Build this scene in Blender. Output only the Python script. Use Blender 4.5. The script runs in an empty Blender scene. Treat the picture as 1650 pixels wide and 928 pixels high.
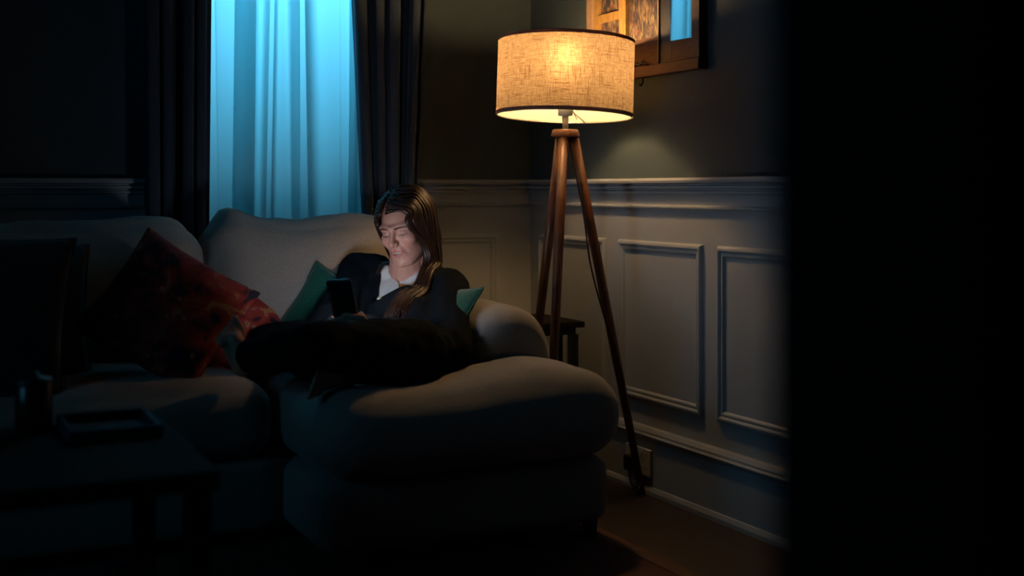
import bpy, bmesh, math, random
import numpy as np
from mathutils import Vector, Matrix, noise as mnoise
random.seed(7)
C = bpy.context.scene.collection
SC = bpy.context.scene
PI = math.pi
def R(a): return math.radians(a)

# ------------------------------------------------------------------ camera
# room frame: corner of window wall and panelled wall on the floor is the origin,
# window wall is y=0, panelled wall is x=0, room lies at x<0, y<0
CAM = Vector((-2.168, -4.178, 0.965))
FPX, HOR = 2000.0, 305.0
CA, SA = 0.8944, 0.4472
cam_d = bpy.data.cameras.new('camera'); cam = bpy.data.objects.new('camera', cam_d); C.objects.link(cam)
cam.location = CAM; cam.rotation_euler = (R(90), 0, -math.atan2(SA, CA))
cam_d.sensor_width = 36; cam_d.lens = 36 * FPX / 1650
cam_d.shift_y = -(464 - HOR) / 1650
cam_d.clip_start = 0.02
cam_d.dof.use_dof = True; cam_d.dof.focus_distance = 3.8; cam_d.dof.aperture_fstop = 1.4
SC.camera = cam
SC.view_settings.view_transform = 'Standard'; SC.view_settings.look = 'None'
SC.view_settings.gamma = 1; SC.view_settings.use_curve_mapping = False
SC.view_settings.exposure = 0.0
try:
    SC.cycles.use_denoising = True
    SC.cycles.max_bounces = 8; SC.cycles.diffuse_bounces = 4; SC.cycles.transparent_max_bounces = 16
    SC.cycles.sample_clamp_indirect = 4.0
except Exception: pass
W = bpy.data.worlds.new('night'); SC.world = W; W.use_nodes = True
W.node_tree.nodes['Background'].inputs[0].default_value = (0.01, 0.045, 0.07, 1)
W.node_tree.nodes['Background'].inputs[1].default_value = 0.6
def area(name, loc, target, size, sizey, power, col):
    l = bpy.data.lights.new(name, 'AREA'); l.shape = 'RECTANGLE'; l.size = size; l.size_y = sizey; l.energy = power; l.color = col
    o = bpy.data.objects.new(name, l); C.objects.link(o); o.location = loc
    o.rotation_euler = (Vector(target) - Vector(loc)).to_track_quat('-Z', 'Y').to_euler(); return o
# blue night light falling on the window from outside, high up
area('blue_street_light', (-0.95, 1.35, 2.60), (-0.95, 0, 1.15), 1.5, 1.1, 150, (0.14, 0.635, 1.0))
# added faint blue fill from the left, through an unseen window added for it
area('blue_fill_light', (-4.75, -2.0, 1.75), (0, -1.6, .9), 1.2, 1.2, 6.0, (0.12, 0.62, 1.0))
BULB = 300.0; PHONE = 31.0

def P(px, py, Y):
    X = (px - 825) / FPX * Y; z = CAM.z - (py - HOR) / FPX * Y
    return Vector((CAM.x + CA * X + SA * Y, CAM.y - SA * X + CA * Y, z))
def cdir(X, Yd, Z): return Vector((CA * X + SA * Yd, -SA * X + CA * Yd, Z))

# ------------------------------------------------------------------ materials
MATS = {}
def mat(name, col, rough=0.6, spec=0.5, metal=0.0, var=0.0, vscale=20, bump=0.0, bscale=60, sheen=0.0, vcol=None, stretch=None, coat=0.0):
    if name in MATS: return MATS[name]
    m = bpy.data.materials.new(name); m.use_nodes = True; nt = m.node_tree; b = nt.nodes['Principled BSDF']
    b.inputs['Base Color'].default_value = (*col, 1); b.inputs['Roughness'].default_value = rough
    b.inputs['Specular IOR Level'].default_value = spec; b.inputs['Metallic'].default_value = metal
    if sheen: b.inputs['Sheen Weight'].default_value = sheen; b.inputs['Sheen Roughness'].default_value = 0.4
    if coat: b.inputs['Coat Weight'].default_value = coat
    tc = nt.nodes.new('ShaderNodeTexCoord'); mp = nt.nodes.new('ShaderNodeMapping')
    nt.links.new(tc.outputs['Object'], mp.inputs[0])
    if stretch: mp.inputs['Scale'].default_value = stretch
    if var or vcol:
        n = nt.nodes.new('ShaderNodeTexNoise'); n.inputs['Scale'].default_value = vscale; n.inputs['Detail'].default_value = 5
        nt.links.new(mp.outputs[0], n.inputs['Vector'])
        r = nt.nodes.new('ShaderNodeValToRGB'); r.color_ramp.elements[0].position = .3; r.color_ramp.elements[1].position = .7
        c2 = vcol if vcol else tuple(min(1, c * (1 + var)) for c in col)
        c1 = col if vcol else tuple(c * (1 - var) for c in col)
        r.color_ramp.elements[0].color = (*c1, 1); r.color_ramp.elements[1].color = (*c2, 1)
        nt.links.new(n.outputs[0], r.inputs[0]); nt.links.new(r.outputs[0], b.inputs['Base Color'])
    if bump:
        n2 = nt.nodes.new('ShaderNodeTexNoise'); n2.inputs['Scale'].default_value = bscale; n2.inputs['Detail'].default_value = 4
        nt.links.new(mp.outputs[0], n2.inputs['Vector'])
        bp = nt.nodes.new('ShaderNodeBump'); bp.inputs['Strength'].default_value = bump; bp.inputs['Distance'].default_value = 0.004
        nt.links.new(n2.outputs[0], bp.inputs['Height']); nt.links.new(bp.outputs[0], b.inputs['Normal'])
    MATS[name] = m; return m
def emit(name, col, s):
    m = bpy.data.materials.new(name); m.use_nodes = True; nt = m.node_tree; nt.nodes.clear()
    e = nt.nodes.new('ShaderNodeEmission'); e.inputs[0].default_value = (*col, 1); e.inputs[1].default_value = s
    o = nt.nodes.new('ShaderNodeOutputMaterial'); nt.links.new(e.outputs[0], o.inputs[0]); return m

M_wallpaint = mat('dark_teal_wall_paint', (0.046, 0.070, 0.084), 0.75, 0.3, var=0.06, vscale=6, bump=0.08, bscale=180)
M_panel = mat('pale_panel_paint', (0.36, 0.395, 0.425), 0.5, 0.4, var=0.03, vscale=5, bump=0.04, bscale=150)
M_ceiling = mat('ceiling_paint', (0.035, 0.04, 0.042), 0.8, 0.2, var=0.03, vscale=5)
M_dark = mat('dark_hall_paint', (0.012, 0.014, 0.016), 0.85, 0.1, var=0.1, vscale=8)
M_oak = mat('lamp_wood', (0.14, 0.045, 0.014), 0.42, 0.5, var=0.35, vscale=14, stretch=(6, 6, 0.8))
M_blackwood = mat('dark_table_wood', (0.014, 0.011, 0.010), 0.8, 0.12, var=0.3, vscale=10, stretch=(1, 8, 8))
M_black = mat('black_metal', (0.012, 0.012, 0.013), 0.45, 0.5, var=0.1)
M_sofa = mat('beige_sofa_weave', (0.30, 0.285, 0.268), 0.9, 0.15, var=0.10, vscale=160, bump=0.35, bscale=420, sheen=0.25)
M_drape = mat('dark_grey_drape', (0.038, 0.055, 0.082), 0.85, 0.15, var=0.08, vscale=200, bump=0.15, bscale=500, sheen=0.15)
M_green = mat('green_velvet', (0.008, 0.095, 0.068), 0.75, 0.2, var=0.25, vscale=90, stretch=(1, 1, 4), bump=0.3, bscale=140, sheen=0.5)
M_teal = mat('grey_teal_cushion', (0.03, 0.042, 0.048), 0.9, 0.2, var=0.1, vscale=120, bump=0.2, bscale=300, sheen=0.2)
M_grey = mat('pale_grey_cushion', (0.10, 0.11, 0.12), 0.9, 0.2, var=0.1, vscale=120, bump=0.2, bscale=300)
M_white = mat('white_plastic', (0.6, 0.6, 0.58), 0.35, 0.5, var=0.02)
M_gold = mat('gold', (0.75, 0.42, 0.10), 0.3, 0.5, 1.0, var=0.1)

def red_pattern():
    m = bpy.data.materials.new('red_floral_print'); m.use_nodes = True; nt = m.node_tree; b = nt.nodes['Principled BSDF']
    b.inputs['Roughness'].default_value = .8; b.inputs['Specular IOR Level'].default_value = .2
    tc = nt.nodes.new('ShaderNodeTexCoord')
    n = nt.nodes.new('ShaderNodeTexNoise'); n.inputs['Scale'].default_value = 9; n.inputs['Detail'].default_value = 2; n.inputs['Distortion'].default_value = 1.6
    v = nt.nodes.new('ShaderNodeTexVoronoi'); v.inputs['Scale'].default_value = 16
    nt.links.new(tc.outputs['Object'], n.inputs['Vector']); nt.links.new(tc.outputs['Object'], v.inputs['Vector'])
    r = nt.nodes.new('ShaderNodeValToRGB'); cr = r.color_ramp
    cr.elements[0].position = .36; cr.elements[0].color = (0.02, 0.02, 0.035, 1)
    cr.elements[1].position = .46; cr.elements[1].color = (0.26, 0.028, 0.022, 1)
    e = cr.elements.new(.58); e.color = (0.34, 0.05, 0.04, 1)
    e = cr.elements.new(.64); e.color = (0.42, 0.22, 0.10, 1)
    e = cr.elements.new(.70); e.color = (0.30, 0.04, 0.035, 1)
    nt.links.new(n.outputs[0], r.inputs[0])
    r2 = nt.nodes.new('ShaderNodeValToRGB'); r2.color_ramp.elements[0].position = .10; r2.color_ramp.elements[1].position = .16
    r2.color_ramp.elements[0].color = (1, 1, 1, 1); r2.color_ramp.elements[1].color = (0, 0, 0, 1)
    nt.links.new(v.outputs['Distance'], r2.inputs[0])
    mx = nt.nodes.new('ShaderNodeMix'); mx.data_type = 'RGBA'
    nt.links.new(r2.outputs[0], mx.inputs[0]); nt.links.new(r.outputs[0], mx.inputs[6]); mx.inputs[7].default_value = (0.38, 0.20, 0.17, 1)
    nt.links.new(mx.outputs[2], b.inputs['Base Color']); return m
M_red = red_pattern()

def floor_mat():
    m = bpy.data.materials.new('dark_floorboards'); m.use_nodes = True; nt = m.node_tree; b = nt.nodes['Principled BSDF']
    b.inputs['Roughness'].default_value = .55
    tc = nt.nodes.new('ShaderNodeTexCoord'); mp = nt.nodes.new('ShaderNodeMapping'); mp.inputs['Rotation'].default_value = (0, 0, R(90))
    br = nt.nodes.new('ShaderNodeTexBrick'); br.inputs['Color1'].default_value = (0.026, 0.014, 0.009, 1); br.inputs['Color2'].default_value = (0.040, 0.022, 0.014, 1)
    br.inputs['Mortar'].default_value = (0.008, 0.005, 0.004, 1); br.inputs['Scale'].default_value = 1; br.inputs['Mortar Size'].default_value = .002
    br.inputs['Brick Width'].default_value = 1.1; br.inputs['Row Height'].default_value = .12
    nt.links.new(tc.outputs['Object'], mp.inputs[0]); nt.links.new(mp.outputs[0], br.inputs['Vector']); nt.links.new(br.outputs[0], b.inputs['Base Color'])
    return m
M_floor = floor_mat()

def sheer_mat():
    m = bpy.data.materials.new('sheer_voile'); m.use_nodes = True; nt = m.node_tree; nt.nodes.clear()
    o = nt.nodes.new('ShaderNodeOutputMaterial'); t = nt.nodes.new('ShaderNodeBsdfTranslucent'); d = nt.nodes.new('ShaderNodeBsdfDiffuse'); tr = nt.nodes.new('ShaderNodeBsdfTransparent')
    t.inputs[0].default_value = (0.74, 0.92, 0.94, 1); d.inputs[0].default_value = (0.55, 0.74, 0.8, 1); tr.inputs[0].default_value = (1, 1, 1, 1)
    m1 = nt.nodes.new('ShaderNodeMixShader'); m1.inputs[0].default_value = .15; m2 = nt.nodes.new('ShaderNodeMixShader'); m2.inputs[0].default_value = .13
    tc = nt.nodes.new('ShaderNodeTexCoord'); mp = nt.nodes.new('ShaderNodeMapping'); mp.inputs['Scale'].default_value = (600, 600, 5)
    n = nt.nodes.new('ShaderNodeTexNoise'); n.inputs['Scale'].default_value = 1
    nt.links.new(tc.outputs['Object'], mp.inputs[0]); nt.links.new(mp.outputs[0], n.inputs['Vector'])
    ma = nt.nodes.new('ShaderNodeMath'); ma.operation = 'MULTIPLY'; ma.inputs[1].default_value = .07; nt.links.new(n.outputs[0], ma.inputs[0]); nt.links.new(ma.outputs[0], m2.inputs[0])
    nt.links.new(t.outputs[0], m1.inputs[1]); nt.links.new(d.outputs[0], m1.inputs[2])
    nt.links.new(m1.outputs[0], m2.inputs[1]); nt.links.new(tr.outputs[0], m2.inputs[2]); nt.links.new(m2.outputs[0], o.inputs[0]); return m
M_sheer = sheer_mat()
def glass_mat(name, refl, tint=(1, 1, 1), rough=0.02):
    m = bpy.data.materials.new(name); m.use_nodes = True; nt = m.node_tree; nt.nodes.clear()
    o = nt.nodes.new('ShaderNodeOutputMaterial'); t = nt.nodes.new('ShaderNodeBsdfTransparent'); t.inputs[0].default_value = (*tint, 1)
    g = nt.nodes.new('ShaderNodeBsdfGlossy'); g.inputs['Roughness'].default_value = rough
    f = nt.nodes.new('ShaderNodeLayerWeight'); f.inputs[0].default_value = refl
    mx = nt.nodes.new('ShaderNodeMixShader'); nt.links.new(f.outputs['Fresnel'], mx.inputs[0]); nt.links.new(t.outputs[0], mx.inputs[1]); nt.links.new(g.outputs[0], mx.inputs[2])
    nt.links.new(mx.outputs[0], o.inputs[0]); return m
M_glass = glass_mat('window_glass', .35)
M_picglass = glass_mat('picture_glass', .82, rough=.03)

# ------------------------------------------------------------------ mesh helpers
def obj(name, bm, m, parent=None, smooth=False, loc=None, rot=None):
    me = bpy.data.meshes.new(name); bm.to_mesh(me); bm.free()
    for mm in (m if isinstance(m, (list, tuple)) else [m]): me.materials.append(mm)
    if smooth: me.shade_smooth()
    o = bpy.data.objects.new(name, me); C.objects.link(o)
    if parent: o.parent = parent
    if loc is not None: o.location = loc
    if rot is not None: o.rotation_euler = rot
    return o
def thing(name, label, cat, loc=(0, 0, 0), rotz=0, group=None):
    o = bpy.data.objects.new(name, None); C.objects.link(o); o.location = loc; o.rotation_euler = (0, 0, rotz); o.empty_display_size = .05
    return tag(o, label, cat, group)
def tag(o, label, cat, group=None):
    o['label'] = label; o['category'] = cat
    if group: o['group'] = group
    return o
def struct(name, bm, m, parent=None, smooth=False):
    o = obj(name, bm, m, parent, smooth)
    if parent is None: o['kind'] = 'structure'
    return o
def box(bm, x0, x1, y0, y1, z0, z1, bev=0, mi=0):
    r = bmesh.ops.create_cube(bm, size=1)
    vs = r['verts']
    for v in vs: v.co = Vector(((x0 + x1) / 2 + v.co.x * (x1 - x0), (y0 + y1) / 2 + v.co.y * (y1 - y0), (z0 + z1) / 2 + v.co.z * (z1 - z0)))
    fs = {f for v in vs for f in v.link_faces}
    for f in fs: f.material_index = mi
    if bev:
        es = list({e for v in vs for e in v.link_edges}); bmesh.ops.bevel(bm, geom=es, offset=bev, segments=2, affect='EDGES', profile=.6)
    return vs
def newbox(*a, **k):
    bm = bmesh.new(); box(bm, *a, **k); return bm
def tube(bm, pts, rad, n=12, cap=True, flat=None):
    """sweep along pts; rad list or number; flat=(normal vec, ratio) flattens the section"""
    pts = [Vector(p) for p in pts]; N = len(pts)
    if not isinstance(rad, (list, tuple)): rad = [rad] * N
    rings = []; prev = None
    for i, p in enumerate(pts):
        d = (pts[min(i + 1, N - 1)] - pts[max(i - 1, 0)]).normalized()
        if prev is None:
            a = Vector((0, 0, 1)) if abs(d.z) < .9 else Vector((1, 0, 0)); u = d.cross(a).normalized()
        else: u = (prev - d * prev.dot(d)).normalized()
        if flat is not None:
            nn = (flat[0] - d * flat[0].dot(d)); u = nn.normalized() if nn.length > 1e-4 else u
        prev = u; w = d.cross(u)
        k = flat[1] if flat else 1.0
        rings.append([bm.verts.new(p + u * rad[i] * k * math.cos(2 * PI * j / n) + w * rad[i] * math.sin(2 * PI * j / n)) for j in range(n)])
    for a, b in zip(rings, rings[1:]):
        for j in range(n): bm.faces.new((a[j], a[(j + 1) % n], b[(j + 1) % n], b[j]))
    if cap:
        bm.faces.new(rings[0][::-1]); bm.faces.new(rings[-1])
def lathe(bm, prof, n=48, center=(0, 0, 0)):
    c = Vector(center); rings = []
    for r, z in prof: rings.append([bm.verts.new(c + Vector((r * math.cos(2 * PI * j / n), r * math.sin(2 * PI * j / n), z))) for j in range(n)])
    for a, b in zip(rings, rings[1:]):
        for j in range(n): bm.faces.new((a[j], a[(j + 1) % n], b[(j + 1) % n], b[j]))
    return rings
def extrude_profile(bm, prof, p0, p1, out, mi=0):
    """prof: list of (out distance, z) closed against the wall; swept from p0 to p1"""
    p0 = Vector(p0); p1 = Vector(p1); out = Vector(out)
    A = [bm.verts.new(p0 + out * d + Vector((0, 0, z))) for d, z in prof]; B = [bm.verts.new(p1 + out * d + Vector((0, 0, z))) for d, z in prof]
    n = len(prof)
    for i in range(n):
        f = bm.faces.new((A[i], A[(i + 1) % n], B[(i + 1) % n], B[i])); f.material_index = mi
    bm.faces.new(A[::-1]); bm.faces.new(B)
    bmesh.ops.recalc_face_normals(bm, faces=bm.faces)
def moulding_frame(bm, o, a, h0, h1, a0, a1, prof, out):
    """mitred rectangular moulding on a wall; o base point, a along vector; prof (inset from outer edge, out distance)"""
    o = Vector(o); a = Vector(a); out = Vector(out); rings = []
    for ins, d in prof:
        rings.append([bm.verts.new(o + a * u + Vector((0, 0, z)) + out * d) for u, z in ((a0 + ins, h0 + ins), (a1 - ins, h0 + ins), (a1 - ins, h1 - ins), (a0 + ins, h1 - ins))])
    for r1, r2 in zip(rings, rings[1:]):
        for j in range(4): bm.faces.new((r1[j], r1[(j + 1) % 4], r2[(j + 1) % 4], r2[j]))
    bmesh.ops.recalc_face_normals(bm, faces=bm.faces)
def softbox(w, d, h, r, n=22, crown=0.0, wr=0.0, seed=0, side=0.0):
    """rounded upholstered block centred on 0, crown lifts top middle, side bulges the sides"""
    bm = bmesh.new(); hx, hy, hz = w / 2, d / 2, h / 2; cache = {}
    def vert(p):
        key = (round(p[0], 5), round(p[1], 5), round(p[2], 5))
        if key in cache: return cache[key]
        q = Vector((p[0] * hx, p[1] * hy, p[2] * hz))
        c = Vector((max(-hx + r, min(hx - r, q.x)), max(-hy + r, min(hy - r, q.y)), max(-hz + r, min(hz - r, q.z))))
        dv = q - c
        if dv.length > 1e-6: q = c + dv.normalized() * r
        u, v, t = p
        q.z += crown * (1 - u * u) * (1 - v * v) * max(0, (t + 1) / 2)
        if side:
            f = 1 - t * t; q.x += side * u * f * (1 - v * v * .7); q.y += side * v * f * (1 - u * u * .7)
        if wr:
            nz = mnoise.noise(Vector((q.x * 7 + seed * 11.3, q.y * 7, q.z * 7))) + .5 * mnoise.noise(Vector((q.x * 17 + seed * 3.1, q.y * 17, q.z * 17)))
            q += (dv.normalized() if dv.length > 1e-6 else Vector((0, 0, 1))) * wr * nz
        b = bm.verts.new(q); cache[key] = b; return b
    # parameter spacing denser at the edges
    S = [math.sin((i / n - .5) * PI) * .35 + (2 * i / n - 1) * .65 for i in range(n + 1)]
    for ax in range(3):
        for sg in (-1, 1):
            for i in range(n):
                for j in range(n):
                    q = []
                    for (a, b) in ((S[i], S[j]), (S[i + 1], S[j]), (S[i + 1], S[j + 1]), (S[i], S[j + 1])):
                        p = [0, 0, 0]; p[ax] = sg; p[(ax + 1) % 3] = a; p[(ax + 2) % 3] = b; q.append(vert(p))
                    if sg < 0: q.reverse()
                    try: bm.faces.new(q)
                    except ValueError: pass
    return bm
def pillow(w, h, t, n=26, pinch=.07, wr=.006, seed=0, chop=0.0):
    """knife-edge cushion in the xz plane, thickness along y, centred"""
    bm = bmesh.new(); G = {}
    for s in (-1, 1):
        for i in range(n + 1):
            for j in range(n + 1):
                u = math.sin((i / n - .5) * PI); v = math.sin((j / n - .5) * PI)
                e = (i in (0, n)) or (j in (0, n))
                if e and (1, i, j) in G: G[(s, i, j)] = G[(1, i, j)]; continue
                if e and (-1, i, j) in G: G[(s, i, j)] = G[(-1, i, j)]; continue
                x = w / 2 * u * (1 - pinch * (1 - v * v)); z = h / 2 * v * (1 - pinch * (1 - u * u))
                if chop and v > 0: z -= chop * h * (1 - u * u) * v
                th = t / 2 * (max(0, (1 - u ** 2)) * max(0, (1 - v ** 2))) ** .42
                nz = mnoise.noise(Vector((x * 9 + seed * 5.7, z * 9, s * 2 + seed))) + .6 * mnoise.noise(Vector((x * 24 + seed, z * 24, s)))
                y = s * (th + wr * nz * min(1, th / (t * .15 + 1e-6)))
                G[(s, i, j)] = bm.verts.new((x, y, z))
    for s in (-1, 1):
        for i in range(n):
            for j in range(n):
                q = [G[(s, i, j)], G[(s, i + 1, j)], G[(s, i + 1, j + 1)], G[(s, i, j + 1)]]
                if s > 0: q.reverse()
                try: bm.faces.new(q)
                except ValueError: pass
    return bm
def piping(w, h, r=.004, pinch=.07, chop=0.0, n=40):
    bm = bmesh.new(); pts = []
    for sd in range(4):
        for k in range(n):
            a = -1 + 2 * k / n
            u, v = ((a, -1), (1, a), (-a, 1), (-1, -a))[sd]
            x = w / 2 * u * (1 - pinch * (1 - v * v)); z = h / 2 * v * (1 - pinch * (1 - u * u))
            if chop and v > 0: z -= chop * h * (1 - u * u) * v
            pts.append((x, 0, z))
    pts.append(pts[0]); tube(bm, pts, r, 6, cap=False); return bm

def bake(o):
    dg = bpy.context.evaluated_depsgraph_get(); me = bpy.data.meshes.new_from_object(o.evaluated_get(dg)); return me
def capsule(bm, p0, r0, p1, r1, n=14):
    p0 = Vector(p0); p1 = Vector(p1); d = p1 - p0; L = d.length; d = d / L if L > 1e-6 else Vector((0, 0, 1))
    a = Vector((0, 0, 1)) if abs(d.z) < .9 else Vector((1, 0, 0)); u = d.cross(a).normalized(); w = d.cross(u)
    st = []
    for k in range(5): th = -PI / 2 + PI / 2 * k / 4 * .98; st.append((p0 + d * r0 * math.sin(th), max(r0 * math.cos(th), r0 * .04)))
    for k in range(5): th = PI / 2 * (k / 4) * .98 + .0; st.append((p1 + d * r1 * math.sin(th), max(r1 * math.cos(th), r1 * .04)))
    rings = [[bm.verts.new(c + (u * math.cos(2 * PI * j / n) + w * math.sin(2 * PI * j / n)) * r) for j in range(n)] for c, r in st]
    for A, B in zip(rings, rings[1:]):
        for j in range(n): bm.faces.new((A[j], A[(j + 1) % n], B[(j + 1) % n], B[j]))
    bm.faces.new(rings[0][::-1]); bm.faces.new(rings[-1])
def ellipsoid(bm, c, ax, rad, n=16):
    c = Vector(c); r = bmesh.ops.create_icosphere(bm, subdivisions=3, radius=1)
    for v in r['verts']: p = v.co.copy(); v.co = c + ax[0] * p.x * rad[0] + ax[1] * p.y * rad[1] + ax[2] * p.z * rad[2]
def organic(pieces, voxel=.007, smooth=8, fac=.5):
    """union of tapered capsules / ellipsoids remeshed to one continuous surface -> bmesh"""
    bm = bmesh.new()
    for p in pieces:
        if p[0] == 'c': capsule(bm, *p[1:])
        else: ellipsoid(bm, *p[1:])
    bmesh.ops.recalc_face_normals(bm, faces=bm.faces)
    o = obj('tmp', bm, M_black)
    md = o.modifiers.new('r', 'REMESH'); md.mode = 'VOXEL'; md.voxel_size = voxel; md.use_smooth_shade = True
    if smooth: s = o.modifiers.new('s', 'SMOOTH'); s.factor = fac; s.iterations = smooth
    me = bake(o); bpy.data.objects.remove(o)
    out = bmesh.new(); out.from_mesh(me); bpy.data.meshes.remove(me); out.normal_update(); return out
def folds(bm, amp, sc, seed=0, stretch=(1, 1, 1), thr=None):
    bm.normal_update()
    for v in bm.verts:
        p = Vector((v.co.x * stretch[0], v.co.y * stretch[1], v.co.z * stretch[2])) * sc + Vector((seed * 7.1, 0, 0))
        f = mnoise.noise(p); f = 1 - 2 * abs(f) if thr is None else f
        v.co += v.normal * amp * (f - .3)

# ------------------------------------------------------------------ room shell
XL, YF, H = -3.9, -3.60, 2.55
WX0, WX1, WZ0, WZ1 = -1.33, -0.60, 0.20, 2.25        # window opening
RAILZ = .95
def wallbox(bm, x0, x1, y0, y1, z0, z1):
    if z0 < RAILZ < z1: box(bm, x0, x1, y0, y1, z0, RAILZ, mi=1); box(bm, x0, x1, y0, y1, RAILZ, z1, mi=0)
    else: box(bm, x0, x1, y0, y1, z0, z1, mi=1 if z1 <= RAILZ else 0)
bm = bmesh.new()
wallbox(bm, WX1, 0.15, 0, .15, 0, H); wallbox(bm, XL - .15, WX0, 0, .15, 0, H)
wallbox(bm, WX0, WX1, 0, .15, 0, WZ0); wallbox(bm, WX0, WX1, 0, .15, WZ1, H)
struct('wall_back', bm, [M_wallpaint, M_panel])
bm = bmesh.new(); wallbox(bm, 0, .15, -5.6, 0, 0, H); struct('wall_right', bm, [M_wallpaint, M_panel])
LY0, LY1, LZ0, LZ1 = -2.55, -1.45, .85, 2.2
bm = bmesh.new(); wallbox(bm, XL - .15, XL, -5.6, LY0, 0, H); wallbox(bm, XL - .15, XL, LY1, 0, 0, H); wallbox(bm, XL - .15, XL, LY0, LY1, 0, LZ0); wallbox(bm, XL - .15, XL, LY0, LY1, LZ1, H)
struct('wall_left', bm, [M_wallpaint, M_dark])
DX0, DX1 = -2.75, -1.699                             # doorway the picture is taken through
bm = bmesh.new()
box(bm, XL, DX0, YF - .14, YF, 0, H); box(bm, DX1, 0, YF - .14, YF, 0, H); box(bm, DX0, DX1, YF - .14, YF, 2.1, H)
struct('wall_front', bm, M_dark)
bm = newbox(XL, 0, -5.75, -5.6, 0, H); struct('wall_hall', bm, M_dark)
struct('floor', newbox(XL - .15, .15, -5.75, .15, -.1, 0), M_floor)
struct('ceiling', newbox(XL - .15, .15, -5.75, .15, H, H + .1), M_ceiling)

rail = [(0, .902), (.012, .903), (.017, .908), (.017, .913), (.006, .917), (.006, .950), (.018, .952), (.019, .959), (.011, .961), (.011, .966), (.027, .968), (.028, .975), (.019, .977), (.019, .982), (.042, .985), (.044, .992), (.040, 1.0), (0, 1.0)]
skirt = [(0, 0), (.030, 0), (.030, .012), (.024, .024), (.020, .026), (.020, .170), (.026, .176), (.030, .184), (.024, .190), (.024, .196), (.016, .206), (0, .208)]
def trim_run(name, prof, p0, p1, out, m=M_panel):
    bm = bmesh.new(); extrude_profile(bm, prof, p0, p1, out); return struct(name, bm, m)
trim_run('trim_1', rail, (-.50, 0, 0), (0, 0, 0), (0, -1, 0))
trim_run('trim_2', rail, (XL, 0, 0), (-1.43, 0, 0), (0, -1, 0))
trim_run('trim_3', rail, (0, 0, 0), (0, YF, 0), (-1, 0, 0))
trim_run('baseboard_back', skirt, (-.50, 0, 0), (0, 0, 0), (0, -1, 0))
trim_run('baseboard_left', skirt, (XL, 0, 0), (-1.43, 0, 0), (0, -1, 0))
trim_run('baseboard_right', skirt, (0, 0, 0), (0, YF, 0), (-1, 0, 0))
pm = [(0, 0), (.003, .007), (.007, .012), (.013, .013), (.018, .009), (.020, .006), (.025, .008), (.029, .007), (.033, .0015), (.034, 0)]
k = 4
for (a0, a1) in ((.075, .56), (.643, 1.12), (1.195, 1.68), (1.76, 2.24), (2.32, 2.80)):
    bm = bmesh.new(); moulding_frame(bm, (0, 0, 0), (0, -1, 0), .285, .80, a0, a1, pm, (-1, 0, 0)); struct('trim_%d' % k, bm, M_panel); k += 1
for (a0, a1) in ((.136, .455), (1.50, 2.0), (2.08, 2.58)):
    bm = bmesh.new(); moulding_frame(bm, (0, 0, 0), (-1, 0, 0), .285, .80, a0, a1, pm, (0, -1, 0)); struct('trim_%d' % k, bm, M_panel); k += 1
# door casing round the opening (room side)
bm = bmesh.new(); box(bm, DX0 - .07, DX0, YF, YF + .015, 0, 2.17, .004); box(bm, DX1, DX1 + .07, YF, YF + .015, 0, 2.17, .004); box(bm, DX0, DX1, YF, YF + .015, 2.1, 2.17, .004)
struct('door_1', bm, M_dark)

# window
bm = bmesh.new()
box(bm, WX0 - .08, WX0, -.018, 0, 0.21, WZ1 + .08, .004); box(bm, WX1, WX1 + .08, -.018, 0, 0.21, WZ1 + .08, .004); box(bm, WX0, WX1, -.018, 0, WZ1, WZ1 + .08, .004)
wn = struct('window_1', bm, M_panel)
bm = bmesh.new(); f = .045
box(bm, WX0, WX0 + f, .05, .10, WZ0, WZ1); box(bm, WX1 - f, WX1, .05, .10, WZ0, WZ1); box(bm, WX0 + f, WX1 - f, .05, .10, WZ0, WZ0 + .07); box(bm, WX0 + f, WX1 - f, .05, .10, WZ1 - f, WZ1)
obj('window_frame', bm, M_white, wn)
obj('pane', newbox(WX0 + f, WX1 - f, .07, .076, WZ0 + .07, WZ1 - f), M_glass, wn)

bm = bmesh.new(); box(bm, XL, XL + .018, LY0 - .08, LY0, LZ0 - .05, LZ1 + .08, .004); box(bm, XL, XL + .018, LY1, LY1 + .08, LZ0 - .05, LZ1 + .08, .004); box(bm, XL, XL + .018, LY0, LY1, LZ1, LZ1 + .08, .004); box(bm, XL, XL + .05, LY0, LY1, LZ0 - .05, LZ0, .004)
w2 = struct('window_added', bm, M_panel)  # unseen window, added as an opening for the blue fill from the left
bm = bmesh.new(); box(bm, XL - .10, XL - .05, LY0, LY0 + f, LZ0, LZ1); box(bm, XL - .10, XL - .05, LY1 - f, LY1, LZ0, LZ1); box(bm, XL - .10, XL - .05, LY0 + f, LY1 - f, LZ0, LZ0 + f); box(bm, XL - .10, XL - .05, LY0 + f, LY1 - f, LZ1 - f, LZ1)
obj('window_frame', bm, M_white, w2)
obj('pane', newbox(XL - .078, XL - .072, LY0 + f, LY1 - f, LZ0 + f, LZ1 - f), M_glass, w2)

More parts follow.
